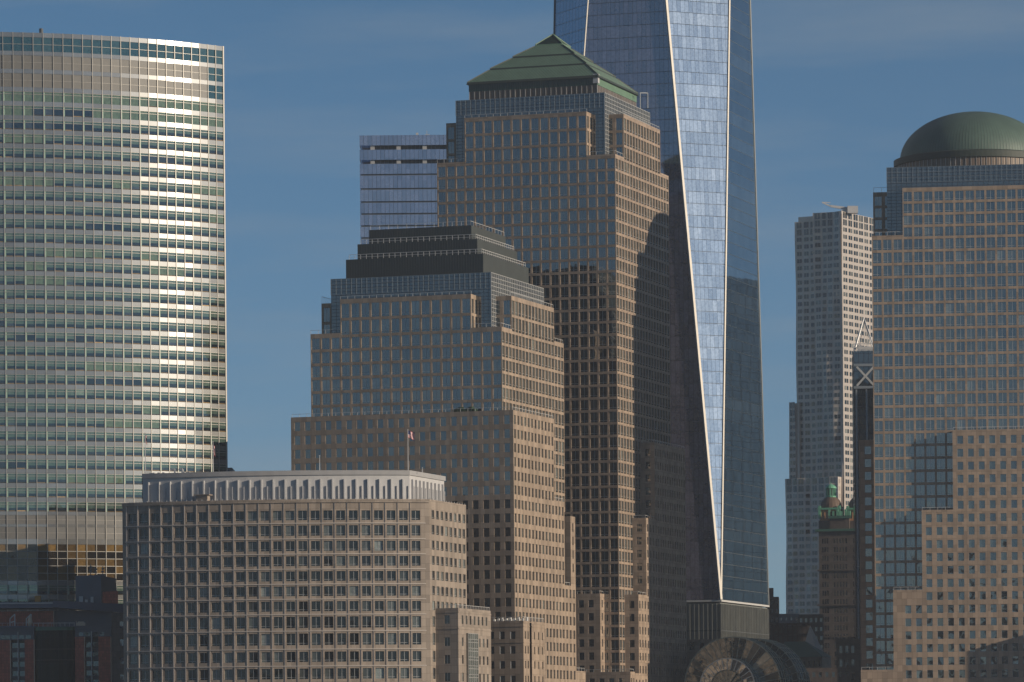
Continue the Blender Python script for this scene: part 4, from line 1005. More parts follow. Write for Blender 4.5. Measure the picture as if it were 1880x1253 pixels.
b = MB(); b.box(xl1 + .3, xql + 2, 0, 22, 0, zs1 - .5, 0, 'd'); b2 = MB(); b2.box(xl2 + .3, -1.2, -3.2, 22, 0, zs2 - .4, 0, 'd')
Q.part('core_wall', b, ['ripple']); Q.part('core_wall', b2, ['ripple'])
facade(Q, 'R', -1, -4.5, 36, 10, zs2, spans(-4.5, 36, 13, 1.6), rows(zs2, 10, 1.2, 1.9, fq), 'ripple', style='plain', g='glass_sp')
# crane on the roof
cr = bpy.data.objects.new('roof_crane', None); COL.objects.link(cr); P = Q.w(-1, 6); cr.location = (P.x, P.y, zq - .5); cr['label'] = 'white maintenance crane with a long arm on the rippled tower roof'; cr['category'] = 'crane'
kk = 2223 / FOC
b = MB(); b.box(1.0, 6.0, -2, 2, 0, 3.4, 0); obj('machine_house', (b, ['white_wall']), cr)
b = MB(); b.beam((3, 0, 2.0), (-7, 0, 3.6), 1.4, w2=1.0); obj('arm', (b, ['white_wall']), cr)
b = MB(); b.beam((-7, 0, 3.6), (-11, 0, 5.4), .7, w2=.5); b.beam((-7, 0, 5.2), (-11, 0, 5.5), .35); obj('jib_tip', (b, ['white_wall']), cr)
b = MB(); b.box(-2, 1.0, -1, 1, 0, 1.7, 0); obj('mast', (b, ['mullion']), cr)

# ================================================================== dark tower with the crossed truss and pyramid mast
M['dark_glass'] = glass('dark_blue_curtain_glass', (0.01, 0.016, 0.024), (0.03, 0.04, 0.05), refl=0.14, lines=(1.9, 3.6, .12, .949, -.314))
D_ = B('office_tower', 'narrow dark glass tower with crossed truss storey, half hidden by the dome tower', 'office tower', 1567, 645, 1900, rot=-3)
zd = D_.z(1570, 645); wd = 22
b = MB(); b.box(0, wd, 0, 30, 0, zd, 0, 'd'); D_.part('wall', b, ['dark_glass'], solid=True)
b = MB()
za_, zb2 = D_.z(1570, 632), zd
for z in (za_, zb2 + .4, (za_ + zb2) / 2): b.beam((0, 0, z), (wd, 0, z), .35)
for k in range(9): b.beam((wd * k / 8, 0, zb2), (wd * k / 8, 0, za_), .3)
b.box(2, wd - 1, 3, 20, zb2, zb2 + 2, 0); D_.part('roof_screen', b, ['rail'], kind='stuff')
for k in range(3):
    x0_ = 1.2 + k * 7.6; z1, z0 = D_.z(1570, 674), D_.z(1570, 709); b = MB()
    b.beam((x0_, -.5, z0), (x0_ + 7, -.5, z1), .8); D_.part('truss_brace', b, ['mull_light'])
    b = MB(); b.beam((x0_, -.52, z1), (x0_ + 7, -.52, z0), .8); D_.part('truss_brace', b, ['mull_light'])
for z in (D_.z(1570, 671), D_.z(1570, 712)): b = MB(); b.beam((0, -.5, z), (wd, -.5, z), 1.0); D_.part('truss_chord', b, ['mull_blue'])
for k in range(6): b = MB(); b.beam((1.0 + k * 4.1, -.3, 0), (1.0 + k * 4.1, -.3, D_.z(1570, 716)), .7); D_.part('pier', b, ['mull_blue'])
ms = bpy.data.objects.new('pyramid_mast', None); COL.objects.link(ms); P = D_.w(4.5, 8); ms.location = (P.x, P.y, za_); ms['label'] = 'white open pyramid frame standing on the dark truss tower roof'; ms['category'] = 'mast'
hm = zat(1586, 584, P.y) - za_
for sx, sy in ((-4, -3), (4, -3), (4, 3), (-4, 3)): obj('leg', (MB().beam((sx, sy, -2), (0, 0, hm), .5, w2=.35), ['rail']), ms)
for sx in (-2.2, 0, 2.2): obj('stay', (MB().beam((sx, 0, -2), (0, 0, hm * .93), .22), ['rail']), ms)

# ================================================================== old stone twin-cupola building
M['old_stone'] = stone('old_brown_stone', (0.105, 0.085, 0.072), 2.6, 3.7)
M['old_orange'] = plain('terracotta_drum', (0.46, 0.24, 0.12), .7)
M['verdigris'] = plain('verdigris_copper', (0.13, 0.36, 0.24), .6)
M['verd_dark'] = plain('dark_verdigris', (0.04, 0.12, 0.09), .6)
M['dome_brown'] = plain('brown_cupola_roof', (0.11, 0.075, 0.055), .7)
M['glass_old'] = glass('old_sash_glass', (0.008, 0.01, 0.012), (0.03, 0.035, 0.04), refl=.08)
K = B('office_building', 'old brown stone building with twin green topped cupolas', 'office building', 1582, 960, 2000, rot=-14)
zk = K.z(1582, 974); xk = K.fx(1503, 974)
rk = rows(zk, 0, 3.2, 2.2, 3.72); wk = -xk
ck = []
for a_, n_, s_ in ((.06, 3, .055), (.33, 5, .068), (.78, 3, .06)):
    for i in range(n_): c = xk + wk * (a_ + i * s_ + .03); ck.append((c - .42, c + .42))
facade(K, 'F', 0, xk, 0, 0, zk, ck, rk, 'old_stone', style='plain', g='glass_old')
facade(K, 'R', 0, 0, 25, 0, zk, spans(0, 25, 7, 1.2), rk, 'old_stone', style='plain', g='glass_old'); shell(K, xk, 0, 0, 25, 0, zk, 'old_stone')
for z, d_, h_ in ((zk - .2, 1.3, 1.0), (K.z(1540, 1048), .7, .6), (K.z(1540, 1112), .9, .7), (K.z(1540, 1170), .6, .5)):
    b = MB(); b.box(xk - d_, d_, -d_, 25, z, z + h_, 0); K.part('cornice', b, ['verd_dark' if z > zk - 1 else 'old_stone'])
b = MB(); b.box(xk + wk * .27, xk + wk * .72, -.9, 6, zk + .8, zk + 6.0, 0, 'd'); K.part('parapet_block', b, ['old_stone'])
b = MB(); b.box(xk + wk * .24, xk + wk * .75, -1.6, -.9, zk + 5.2, zk + 6.4, 0); K.part('balustrade', b, ['verd_dark'])
for k in range(6): x = xk + wk * (.26 + k * .095); b = MB(); b.box(x - .4, x + .4, -1.7, -.92, zk + 6.41, zk + 9.0 - .6 * (k % 2), 0); K.part('finial', b, ['verdigris'])
for px_, nm in ((1525.6, 0), (1577, 1)):
    xc_ = K.fx(px_, 920, y=5); s_ = 2000 / FOC
    e = bpy.data.objects.new('cupola', None); COL.objects.link(e); e.parent = K.e; e.location = (xc_, 5, 0)
    zz = lambda y: K.z(px_, y, x=xc_, y=5)
    b = MB(); w_ = 4.6; b.box(-w_, w_, -w_, w_, zk - 1, zz(957), 0, 'd'); obj('base', (b, ['old_stone']), e)
    b = MB(); w_ = 4.2; b.box(-w_, w_, -w_, w_, zz(957) + .002, zz(937), 0, 'd'); obj('drum', (b, ['old_orange']), e)
    for i in range(4):
        x = -2.7 + i * 1.8; b = MB(); b.box(x - .35, x + .35, -w_ - .06, -w_ + .2, zz(953), zz(941), 0, 'b'); obj('window', (b, ['glass_old']), e)
        b = MB(); b.box(w_ - .2, w_ + .06, x - .35, x + .35, zz(953), zz(941), 0, 'l'); obj('window', (b, ['glass_old']), e)
    b = MB(); b.box(-w_ - .7, w_ + .7, -w_ - .7, w_ + .7, zz(937), zz(933.5), 0); obj('cornice', (b, ['verdigris']), e)
    for sx in (-1, 1):
        for sy in (-1, 1): b = MB(); b.box(sx * w_ - .55, sx * w_ + .55, sy * w_ - .55, sy * w_ + .55, zz(953), zz(930), 0); obj('corner_pier', (b, ['verdigris']), e)
    h0, h1 = zz(933.5), zz(911); r_ = 4.7
    obj('cupola_roof', (lathe([(r_ * math.cos(t) ** .9 if t < 1.5 else 1.4, h0 + (h1 - h0) * math.sin(t)) for t in [math.pi / 2 * q / 8 * .86 for q in range(9)]], 20), ['dome_brown']), e)
    z0_, z1_, z2_ = zz(913), zz(897), zz(889)
    obj('lantern_base', (lathe([(2.4, z0_ - .6), (2.5, z0_ + .4), (1.5, z0_ + .6)], 12), ['verdigris']), e)
    for i in range(8):
        a = math.pi / 4 * i; obj('lantern_column', (MB().beam((1.9 * math.cos(a), 1.9 * math.sin(a), z0_ + .3), (1.9 * math.cos(a), 1.9 * math.sin(a), z1_), .55), ['verdigris']), e)
    obj('lantern_core', (lathe([(1.1, z0_), (1.1, z1_)], 10), ['verd_dark']), e)
    obj('lantern_roof', (lathe([(2.5, z1_ - .1), (2.4, z1_ + .3), (1.9, z1_ + 1.0), (1.0, z2_ - .3), (.2, z2_), (.05, z2_ + 1.0)], 14), ['verdigris']), e)
# plain building in front of it
M['tan_old'] = stone('tan_stone', (0.13, 0.10, 0.08), 3.0, 4.0)
U = B('office_building', 'small tan building with three window columns below the twin cupolas', 'office building', 1584, 1172, 1700, rot=-8)
xu = U.fx(1535, 1175); zu = U.z(1584, 1174)
facade(U, 'F', 0, xu, 0, 0, zu, spans(xu, 0, 3, 1.1, .6, 2.6), rows(zu, 0, 2.3, 2.6, 5.0), 'tan_old', style='plain', g='glass_old')
shell(U, xu, 0, 0, 14, 0, zu, 'tan_old', faces='rbl'); b = MB(); b.box(xu - .3, .3, -.4, 14, zu - .9, zu + .3, 0); b.box(xu - .1, .1, -.2, 14, zu - 6.2, zu - 5.8, 0); U.part('cornice', b, ['tan_old'])

# ================================================================== low buildings between the glass skyscraper and the steel tower
M['grey_box'] = plain('grey_panel', (0.15, 0.16, 0.17), .7); M['rust'] = plain('rusty_steel', (0.06, 0.03, 0.02), .8, var=.4)
M['green_roof'] = plain('green_sheet_roof', (0.025, 0.085, 0.06), .6); M['pale_wall'] = stone('pale_old_wall', (0.13, 0.115, 0.09), 2.0, 3.2)
M['dark_brick'] = stone('dark_brick', (0.07, 0.055, 0.05), 1.5, 3.2); M['spire'] = plain('pale_spire_stone', (0.45, 0.40, 0.36), .6)
def simple(name, label, cat, x0, x1, ytop, D, m, rot=-4, depth=18, rowp=3.6, ww=1.1, nf=4, hh=1.7, g='glass_old', z0=0, faces='rbl'):
    u = B(name, label, cat, x1, ytop, D, rot=rot); xa_ = u.fx(x0, ytop); z_ = u.z(x1, ytop)
    facade(u, 'F', 0, xa_, 0, z0, z_, spans(xa_, 0, nf, ww) if nf else [], rows(z_, z0, 1.5, hh, rowp) if nf else [], m, style='plain', g=g)
    shell(u, xa_, 0, 0, depth, z0, z_, m, faces=faces); return u, xa_, z_
u, xa_, z_ = simple('brick_building', 'slim dark brick building right behind the glass skyscraper edge', 'building', 1405, 1429.5, 1096, 1950, 'dark_brick', nf=3, ww=.9)
b = MB(); b.box(xa_ + 1, -2.2, 3, 8, z_, z_ + 3.8, 0); u.part('roof_house', b, ['dark_brick'])
u, xa_, z_ = simple('service_building', 'grey flat roofed block between the two tall towers', 'building', 1429.5, 1467, 1127, 1900, 'grey_box', nf=4, ww=.7, hh=1.2, rowp=6)
b = MB(); b.box(xa_ + 3, xa_ + 3.4, 2, 2.4, z_, z_ + 2.5, 0); b.box(-4, -2.6, 2, 3, z_, z_ + 1.2, 0); u.part('roof_vent', b, ['mullion'])
u = B('steel_frame_structure', 'rusty open steel frame structure above the green roof', 'structure', 1490, 1145, 1820, rot=-4)
xa_ = u.fx(1411, 1145); z_ = u.z(1480, 1144)
for z in (z_, z_ - 4, z_ - 8): b = MB(); b.box(xa_, 0, 0, 12, z - .6, z, 0); u.part('floor_deck', b, ['rust'])
for k in range(10): x = xa_ * (1 - k / 9); b = MB(); b.box(x - .25, x + .25, .1, .6, 0, z_, 0); u.part('column', b, ['rust'])
for k in range(9): x = xa_ * (1 - k / 9); b = MB(); b.beam((x, .3, z_ - 4), (x - xa_ / 9, .3, z_), .3); u.part('brace', b, ['rust'])
b = MB(); b.box(xa_, 0, 5, 12, 0, z_ - 1, 0); u.part('rear_wall', b, ['dark_brick'])
simple('brick_building', 'dark brick block behind the pale pointed spire', 'building', 1466, 1512, 1128, 1880, 'dark_brick', nf=5, ww=1.0)
# green roofed building
u = B('gabled_building', 'low pale building with a dark green pitched roof beside the glass vault', 'building', 1509, 1206, 1720, rot=-20)
xa_ = u.fx(1425, 1206); zb = u.z(1509, 1206); zr_ = u.z(1462, 1178, x=xa_ * .5, y=5)
facade(u, 'F', 0, xa_, 0, 0, zb, spans(xa_, 0, 9, .8), rows(zb, 0, 1.6, 1.9, 4.0), 'pale_wall', style='plain', g='glass_old')
b = MB(); b.box(xa_, 0, 0, 12, 0, zb, 0, 'ftd'); u.part('wall', b, ['pale_wall'])
b = MB(); y0_, y1_ = -.7, 12.7; x0_, x1_ = xa_ - .5, .6; A_ = (x0_, y0_, zb); B_ = (x1_, y0_, zb); C_ = (x1_, y1_, zb); D2 = (x0_, y1_, zb); r0_ = (x0_ + 2, 6, zr_); r1_ = (x1_ - 8.5, 6, zr_)
b.quad(A_, B_, r1_, r0_); b.poly([B_, C_, r1_]); b.quad(C_, D2, r0_, r1_); b.poly([D2, A_, r0_]); u.part('roof', b, ['green_roof'])
sp_ = B('spire', 'pale four sided stone spire above the green roof', 'spire', 1493, 1200, 1745, rot=-30)
zs_ = sp_.z(1487, 1148); zb2 = sp_.z(1490, 1203); b = MB(); r_ = 3.3; apex = (-1.2, 0, zs_); cs = [(-r_, -r_, zb2), (r_, -r_, zb2), (r_, r_, zb2), (-r_, r_, zb2)]
for i in range(4): b.poly([cs[i], cs[(i + 1) % 4], apex])
sp_.part('spire_roof', b, ['spire']); b = MB(); b.box(-r_, r_, -r_, r_, 0, zb2, 0, 'd'); sp_.part('tower_wall', b, ['dark_brick'])
simple('office_building', 'low dark block at the very foot of the twin cupola building', 'building', 1440, 1560, 1226, 1650, 'dark_brick', nf=10, ww=1.0)
simple('office_building', 'dark sliver of building beside the foot of the curved glass tower', 'building', 400, 426, 859, 1700, 'grey_box', nf=3, ww=1.0, rot=0)

# ================================================================== brown gatehouse and glass vault
GH = B('gatehouse', 'low brown granite gatehouse with arched teal windows left of the glass vault', 'gatehouse', 1342, 1176, 1475, rot=-18.3)
xg = GH.fx(1246, 1172); zg = GH.z(1300, 1174, x=xg * .5)
facade(GH, 'F', 0, xg, 0, 0, zg, [], [], 'granite_front'); shell(GH, xg, 0, 0, 20, 0, zg, 'granite_front', faces='rbl')
b = MB(); b.box(xg - .3, .3, -.3, -.003, zg - 6.2, zg - 5.8, 0); b.box(xg - .4, .4, -.4, -.003, zg - .8, zg, 0); GH.part('cornice', b, ['granite_front'])
M['arch_glass'] = glass('teal_arch_glass', (0.02, 0.06, 0.075), (0.03, 0.08, 0.10), refl=.15)
for px_, yt, hgt in ((1256, 1179, 2.7), (1270.5, 1178, 2.7), (1289, 1180, 2.4), (1256.5, 1207, 1.6)):
    x = GH.fx(px_, 1190); z = GH.z(px_, yt, x=x); w_ = .78; b = MB(); arc = [(x + w_ * math.cos(t), -.05, z - w_ + w_ * math.sin(t)) for t in [math.pi * q / 8 for q in range(9)]]
    b.poly([(x - w_, -.05, z - hgt), (x + w_, -.05, z - hgt)] + arc); GH.part('arched_window', b, ['arch_glass' if px_ != 1289 else 'glass_old'])
M['vault_glass'] = glass('vault_glass', (0.07, 0.08, 0.075), (0.24, 0.22, 0.17), refl=0.18, fm=.45, warp=.05, wscale=.5, p=.35, tilt=.04)
M['vault_glass2'] = glass('vault_rim_glass', (0.06, 0.085, 0.10), (0.16, 0.20, 0.22), refl=0.42, fm=.4, warp=.02, p=.3, tilt=.03)
M['vault_rib'] = plain('green_steel_rib', (0.30, 0.34, 0.30), .5, .3); M['vault_rib_l'] = plain('pale_steel_rib', (0.55, 0.58, 0.57), .5, .3)
VG = B('glass_vault', 'stepped barrel vault of glass and green steel at the bottom edge', 'glass vault', 1345, 1258, 1440, rot=-18.3)
zc = VG.z(1345, 1262); sV = 1440 / FOC
def vpt(r, a, y): return (r * math.cos(a), y, zc + r * math.sin(a))
NV = 20
def vault(r, y0, y1, ny, mg_, mr_='vault_rib', fr=True):
    b = MB(); rb = MB()
    for k in range(NV):
        a0_, a1_ = math.pi * k / NV, math.pi * (k + 1) / NV
        for j in range(ny):
            ya, yb = y0 + (y1 - y0) * j / ny, y0 + (y1 - y0) * (j + 1) / ny
            q = MB(); q.quad(vpt(r, a0_ + .008, ya + .06), vpt(r, a0_ + .008, yb - .06), vpt(r, a1_ - .008, yb - .06), vpt(r, a1_ - .008, ya + .06))
            me = q.mesh('glass_panel', [mg_]); obj('glass_panel', me, VG.e)
    for k in range(NV + 1):
        a = math.pi * k / NV; rb.beam(vpt(r + .06, a, y0), vpt(r + .06, a, y1), .16)
    for j in range(ny + 1):
        y_ = y0 + (y1 - y0) * j / ny
        for k in range(NV): rb.beam(vpt(r + .08, math.pi * k / NV, y_), vpt(r + .08, math.pi * (k + 1) / NV, y_), .22)
    VG.part('ribs', rb, [mr_], kind='stuff')
    q = MB()
    for s in (-1, 1): q.quad((s * r, y0, 0), (s * r, y1, 0), (s * r, y1, zc), (s * r, y0, zc))
    VG.part('side_wall', q, ['vault_glass'])
def gable(r0, r1, y, mg_, mr_, n=NV, bow=0.0, w=.16):
    rb = MB()
    for k in range(n):
        a0_, a1_ = math.pi * k / n + .01, math.pi * (k + 1) / n - .01
        q = MB(); q.quad(vpt(r0, a0_, y - bow), vpt(r1, a0_, y), vpt(r1, a1_, y), vpt(r0, a1_, y - bow)); obj('glass_panel', (q, [mg_]), VG.e)
    for k in range(n + 1):
        a = math.pi * k / n; rb.beam(vpt(r0, a, y - .06 - bow), vpt(r1, a, y - .06), w)
    for r_ in (r0, r1): 
        for k in range(n * 2): rb.beam(vpt(r_, math.pi * k / n / 2, y - .08 - (bow if r_ == r0 else 0)), vpt(r_, math.pi * (k + 1) / n / 2, y - .08 - (bow if r_ == r0 else 0)), .3)
    VG.part('ribs', rb, [mr_], kind='stuff')
r1_, r2_, r3_, r0v = 52 * sV, 73 * sV, 92 * sV, 31 * sV
gable(.3, r0v, -6.0, 'vault_glass', 'vault_rib', 16, 0, .1)
gable(r0v, r1_, -6.0, 'vault_glass2', 'vault_rib_l', 16, 0, .22)
vault(r1_, -6, 0, 2, 'vault_glass2', 'vault_rib')
gable(r1_, r3_, 0.0, 'vault_glass', 'vault_rib', 20)
vault(r3_, 0, 8, 3, 'vault_glass')
vault(r3_ - 2.2, 8, 22, 4, 'vault_glass')
vault(r3_, 22, 34, 4, 'vault_glass2'); gable(r3_ - 2.2, r3_, 22.0, 'vault_glass', 'vault_rib', 20)
vault(r3_ - 2.2, 34, 44, 3, 'vault_glass')

# ================================================================== dark hotel at the lower left
M['brick_red'] = stone('red_brick', (0.50, 0.14, 0.09), 1.2, 1.7, joint=.6); M['slate'] = plain('slate_grey_cladding', (0.13, 0.14, 0.16), .6)
M['roof_metal'] = plain('dark_roof_metal', (0.09, 0.105, 0.15), .35, .3); M['green_glass'] = glass('green_bay_glass', (0.008, 0.022, 0.022), (0.012, 0.035, 0.035), refl=0.0, fm=.12, lines=(2.4, 7.3, .05, 1, 0))
M['orange_box'] = plain('orange_box', (0.5, 0.24, 0.05), .7); M['beige'] = plain('beige_canvas', (0.62, 0.50, 0.38), .8); M['green_strip'] = plain('green_glass_strip', (0.03, 0.13, 0.09), .3)
DH = 1318.0
H = B('hotel_building', 'dark hotel with red brick piers and oversailing roof at the lower left', 'hotel', 0, 1152, DH, rot=0)
s_ = DH / FOC
def hx_(px_): return H.fx(px_, 1180)
def hz_(py): return H.z(100, py)
x00 = -14.0
b = MB(); b.box(x00, hx_(228), 2.5, 12, 0, hz_(1150), 0, 'd'); H.part('wall', b, ['slate'], solid=True)
b = MB(); b.box(x00, hx_(63), 0, 2.5, hz_(1175), hz_(1151), 0); H.part('frieze', b, ['slate'])
b = MB(); b.box(hx_(138), hx_(204.5), 0, 2.5, hz_(1170), hz_(1150), 0); H.part('frieze', b, ['slate'])
b = MB(); b.box(x00, hx_(65), -.5, 3, hz_(1152.2), hz_(1149.2), 0); H.part('coping', b, ['roof_metal'])
for xa_, xb_, zz in ((-60, 19.5, 1175), (45.5, 63, 1174), (138, 155.5, 1170), (181, 204, 1170)):
    b = MB(); b.box(hx_(xa_), hx_(xb_), -.5, 2.4, 0, hz_(zz), 0, 'd'); H.part('brick_pier', b, ['brick_red'], solid=True)
    b = MB(); b.box(hx_(xb_) - .1, hx_(xb_) + .12, -.62, -.5, 0, hz_(zz), 0); H.part('lit_edge_strip', b, ['beige'])  # pale strip stands in for the sunlit right side of the pier
for xa_, xb_, xm in ((19.5, 45.5, 33), (155.5, 181, 168.2)):
    yb2 = 1180
    while yb2 < 1270:
        for qa, qb in ((xa_ + .6, xm - .8), (xm + .8, xb_ - .4)):
            x0_, x1_ = hx_(qa), hx_(qb); b = MB(); b.quad((x0_, 1.5, hz_(yb2 + 9.5)), (x1_, 1.5, hz_(yb2 + 9.5)), (x1_, 1.5, hz_(yb2)), (x0_, 1.5, hz_(yb2))); H.part('window', b, ['dark_in'])
            b = MB(); b.box(x0_, x1_, 1.3, 2.2, hz_(yb2 + 17), hz_(yb2 + 9.6), 0, 'b'); H.part('spandrel', b, ['slate'])
        yb2 += 17.2
    b = MB(); x = hx_(xm); b.box(x - .12, x + .12, -.3, 1.2, 0, hz_(1160), 0); H.part('mullion', b, ['mullion'])
for xs_ in ((1, 9), (10, 19), (21, 31), (35, 45), (47, 57), (145, 153), (155, 166), (170, 180), (183, 191)):
    b = MB(); b.quad((hx_(xs_[0]), -.04, hz_(1173 if xs_[0] < 100 else 1168.5)), (hx_(xs_[1]), -.04, hz_(1173 if xs_[0] < 100 else 1168.5)), (hx_(xs_[1]), -.04, hz_(1166 if xs_[0] < 100 else 1162)), (hx_(xs_[0]), -.04, hz_(1166 if xs_[0] < 100 else 1162)))
    H.part('clerestory_window', b, ['dark_in'])
n_ = 14; xg0, xg1 = hx_(63.5), hx_(137.5); cxg = (xg0 + xg1) / 2; rgx = (xg1 - xg0) / 2
arc_ = [(cxg - rgx * math.cos(math.pi * q / n_), 1.2 - 2.6 * math.sin(math.pi * q / n_) ** .7) for q in range(n_ + 1)] + [(xg1, 2.5), (xg0, 2.5)]
H.part('glass_bay', MB().prism(arc_, 0, hz_(1158)), ['green_glass'], solid=True)
H.part('bay_head', MB().prism(arc_, hz_(1158) + .003, hz_(1151.5)), ['green_strip'])  # bay head in a brighter green than the glass below
for yy_ in (1192, 1212): H.part('bay_joint', MB().prism([(p[0], p[1] - .04) for p in arc_], hz_(yy_ + .6), hz_(yy_)), ['mull_dark'])
# upper set-back storey
b = MB(); b.box(x00, hx_(95.5), 6, 12, hz_(1150), hz_(1121), 0, 'd'); H.part('upper_wall', b, ['brick_red'], solid=True)
b = MB(); b.box(hx_(95.5), hx_(204.5), 7, 12, hz_(1150), hz_(1120), 0, 'd'); H.part('upper_wall', b, ['slate'], solid=True)
b = MB(); b.box(hx_(95), hx_(96.4), 5.6, 6.6, hz_(1150), hz_(1121), 0); H.part('lit_edge_strip', b, ['beige'])  # sunlit right edge of the upper brick wall, as a pale strip
b = MB(); zz0, zz1 = hz_(1121.5), hz_(1104.5)
b.box(x00, hx_(96), 2.5, 12, zz0 + .9, zz1, 0); H.part('oversailing_roof', b, ['roof_metal'], solid=True)
b = MB(); xa_, xb_ = hx_(96.2), hx_(228); V_ = [(xa_, 2.5, zz0 + 1.0), (xb_, 6.5, zz0 - .6), (xb_, 6.5, hz_(1109)), (xa_, 2.5, hz_(1102.5)), (xa_, 12, zz0 + 1.0), (xb_, 12, zz0 - .6), (xb_, 12, hz_(1109)), (xa_, 12, hz_(1102.5))]
b.v = V_; b.f = [(0, 1, 2, 3), (3, 2, 6, 7), (1, 5, 6, 2), (0, 4, 5, 1), (4, 0, 3, 7), (5, 4, 7, 6)]; b.m = [0] * 6; H.part('oversailing_roof', b, ['roof_metal'], solid=True)
b = MB(); b.beam((x00, 2.4, hz_(1107)), (xa_, 2.4, hz_(1107)), .35); H.part('gutter', b, ['mullion'])
# plant room on the roof
MR = 'plant_room'
b = MB(); x0_, x1_, x2_ = hx_(134.5), hx_(182), hx_(212); zt_ = hz_(1055.5)
b.box(x0_, x1_, 8, 12, hz_(1112), zt_, 0, 'd'); H.part('plant_room_wall', b, ['plant_blue'] if 'plant_blue' in M else ['slate'], solid=True)
b = MB(); b.v = [(x1_ + .01, 8, hz_(1112)), (x2_, 9.5, hz_(1112)), (x2_ - .6, 9.5, zt_ - .8), (x1_ + .01, 8, zt_), (x1_ + .01, 12, hz_(1112)), (x2_, 12, hz_(1112)), (x2_ - .6, 12, zt_ - .8), (x1_ + .01, 12, zt_)]
b.f = [(0, 1, 2, 3), (1, 5, 6, 2), (3, 2, 6, 7)]; b.m = [0] * 3; H.part('curved_metal_flank', b, ['flank'] if 'flank' in M else ['roof_metal'], solid=True)
b = MB(); b.v = [(x1_ + .4, 7.9, hz_(1112)), (x2_ + .05, 9.4, hz_(1112)), (x2_ + .05, 9.4, hz_(1084)), (x1_ + .4, 7.9, hz_(1086))]; b.f = [(0, 1, 2, 3)]; b.m = [0]; H.part('brick_flank', b, ['brick_red'])
for px_, w_, y0_ in ((145.5, 7.5, 1094), (155, 5, 1100), (165.5, 5, 1095)): b = MB(); x = hx_(px_); b.box(x - w_ * s_ / 2, x + w_ * s_ / 2, 6.9, 8, hz_(1106), hz_(y0_), 0); H.part('vent_box', b, ['mullion'])
for px_, hh in ((160.5, 3.4), (170, 2.6), (183, 2.8)):
    e = bpy.data.objects.new('antenna', None); COL.objects.link(e); P = H.w(hx_(px_), 12); e.location = (P.x, P.y, zt_)
    e['label'] = 'tallest, leftmost antenna on the plant room' if hh > 3 else ('middle dark antenna on the plant room, small panels' if px_ == 170 else 'rightmost dark antenna on the plant room, beside the curved flank'); e['category'] = 'antenna'; e['group'] = 'antennas on the hotel plant room'
    obj('pole', (MB().beam((0, 0, 0), (0, 0, hh), .22), ['mull_dark']), e); obj('base', (MB().box(-.6, .6, -.5, .5, 0, .35, 0), ['mull_dark']), e)
    for k in range(2): obj('panel_aerial', (MB().box(-.45 + .15 * k, .35 + .1 * k, -.25, .2, hh * (.35 + .3 * k), hh * (.52 + .32 * k), 0), ['mull_dark']), e)
for px_ in (20, 50):
    e = bpy.data.objects.new('davit_frame', None); COL.objects.link(e); P = H.w(hx_(px_), 1.5); e.location = (P.x, P.y, hz_(1150)); e['label'] = 'white bent davit frame on the hotel terrace, ' + ('nearer the left photo edge' if px_ == 20 else 'beside the beige folded cover'); e['category'] = 'davit'; e['group'] = 'davit frames on the hotel terrace'
    obj('post', (MB().beam((1.0, 0, 0), (1.0, 0, 3.5), .28), ['rail']), e); obj('post', (MB().beam((-.35, 0, 0), (-.35, 0, 2.2), .24), ['rail']), e); obj('arm', (MB().beam((-.35, 0, 2.2), (1.0, 0, 3.55), .24), ['rail']), e)
    obj('brace', (MB().beam((-.1, 0, 1.2), (.8, 0, 1.5), .3), ['rail']), e)
o = lathe([(.05, 3.0), (.5, 2.2), (.75, 1.0), (.5, .3), (.3, 0)][::-1], 10); ob = obj('folded_parasol', (o, ['beige'])); P = H.w(hx_(54.6), 1.2); ob.location = (P.x, P.y, hz_(1149)); ob['label'] = 'beige folded parasol standing on the hotel terrace'; ob['category'] = 'parasol'
b = MB(); b.box(-.8, .8, -.6, .6, 0, 1.5, 0); b.box(-.95, .95, -.7, .7, 1.5, 1.7, 0); ob = obj('rooftop_unit', (b, ['orange_box'])); P = H.w(hx_(64.5), 9); ob.location = (P.x, P.y, hz_(1103)); ob['label'] = 'orange box shaped unit on the hotel roof'; ob['category'] = 'rooftop unit'
b = MB(); b.box(-1.2, 1.2, -.4, .4, 0, .9, 0); b.box(-.9, .9, -.3, .3, .9, 1.2, 0); b.beam((-1.3, 0, 0), (-1.3, 0, 1.4), .15); ob = obj('terrace_seat', (b, ['beige'])); P = H.w(hx_(148.5), .8); ob.location = (P.x, P.y, hz_(1149.6)); ob['label'] = 'pale seat on the terrace right of the green glass bay'; ob['category'] = 'seat'
b = MB()
for k in range(70): x = x00 + k * .55; b.box(x, x + .3, 9 + (k % 3), 9.4 + (k % 3), hz_(1104.5), hz_(1104.5) + .35 + .3 * ((k * 13) % 5) / 4, 0)
H.part('roof_planting', b, ['plant'] if 'plant' in M else ['mull_dark'], kind='stuff')
railing(H, [(x00, 1.0), (hx_(137), 1.0)], hz_(1150), 1.0, 1.4, t=.07); railing(H, [(hx_(63), -1.0), (hx_(137), -1.0)], hz_(1151), .9, 1.2, t=.07)
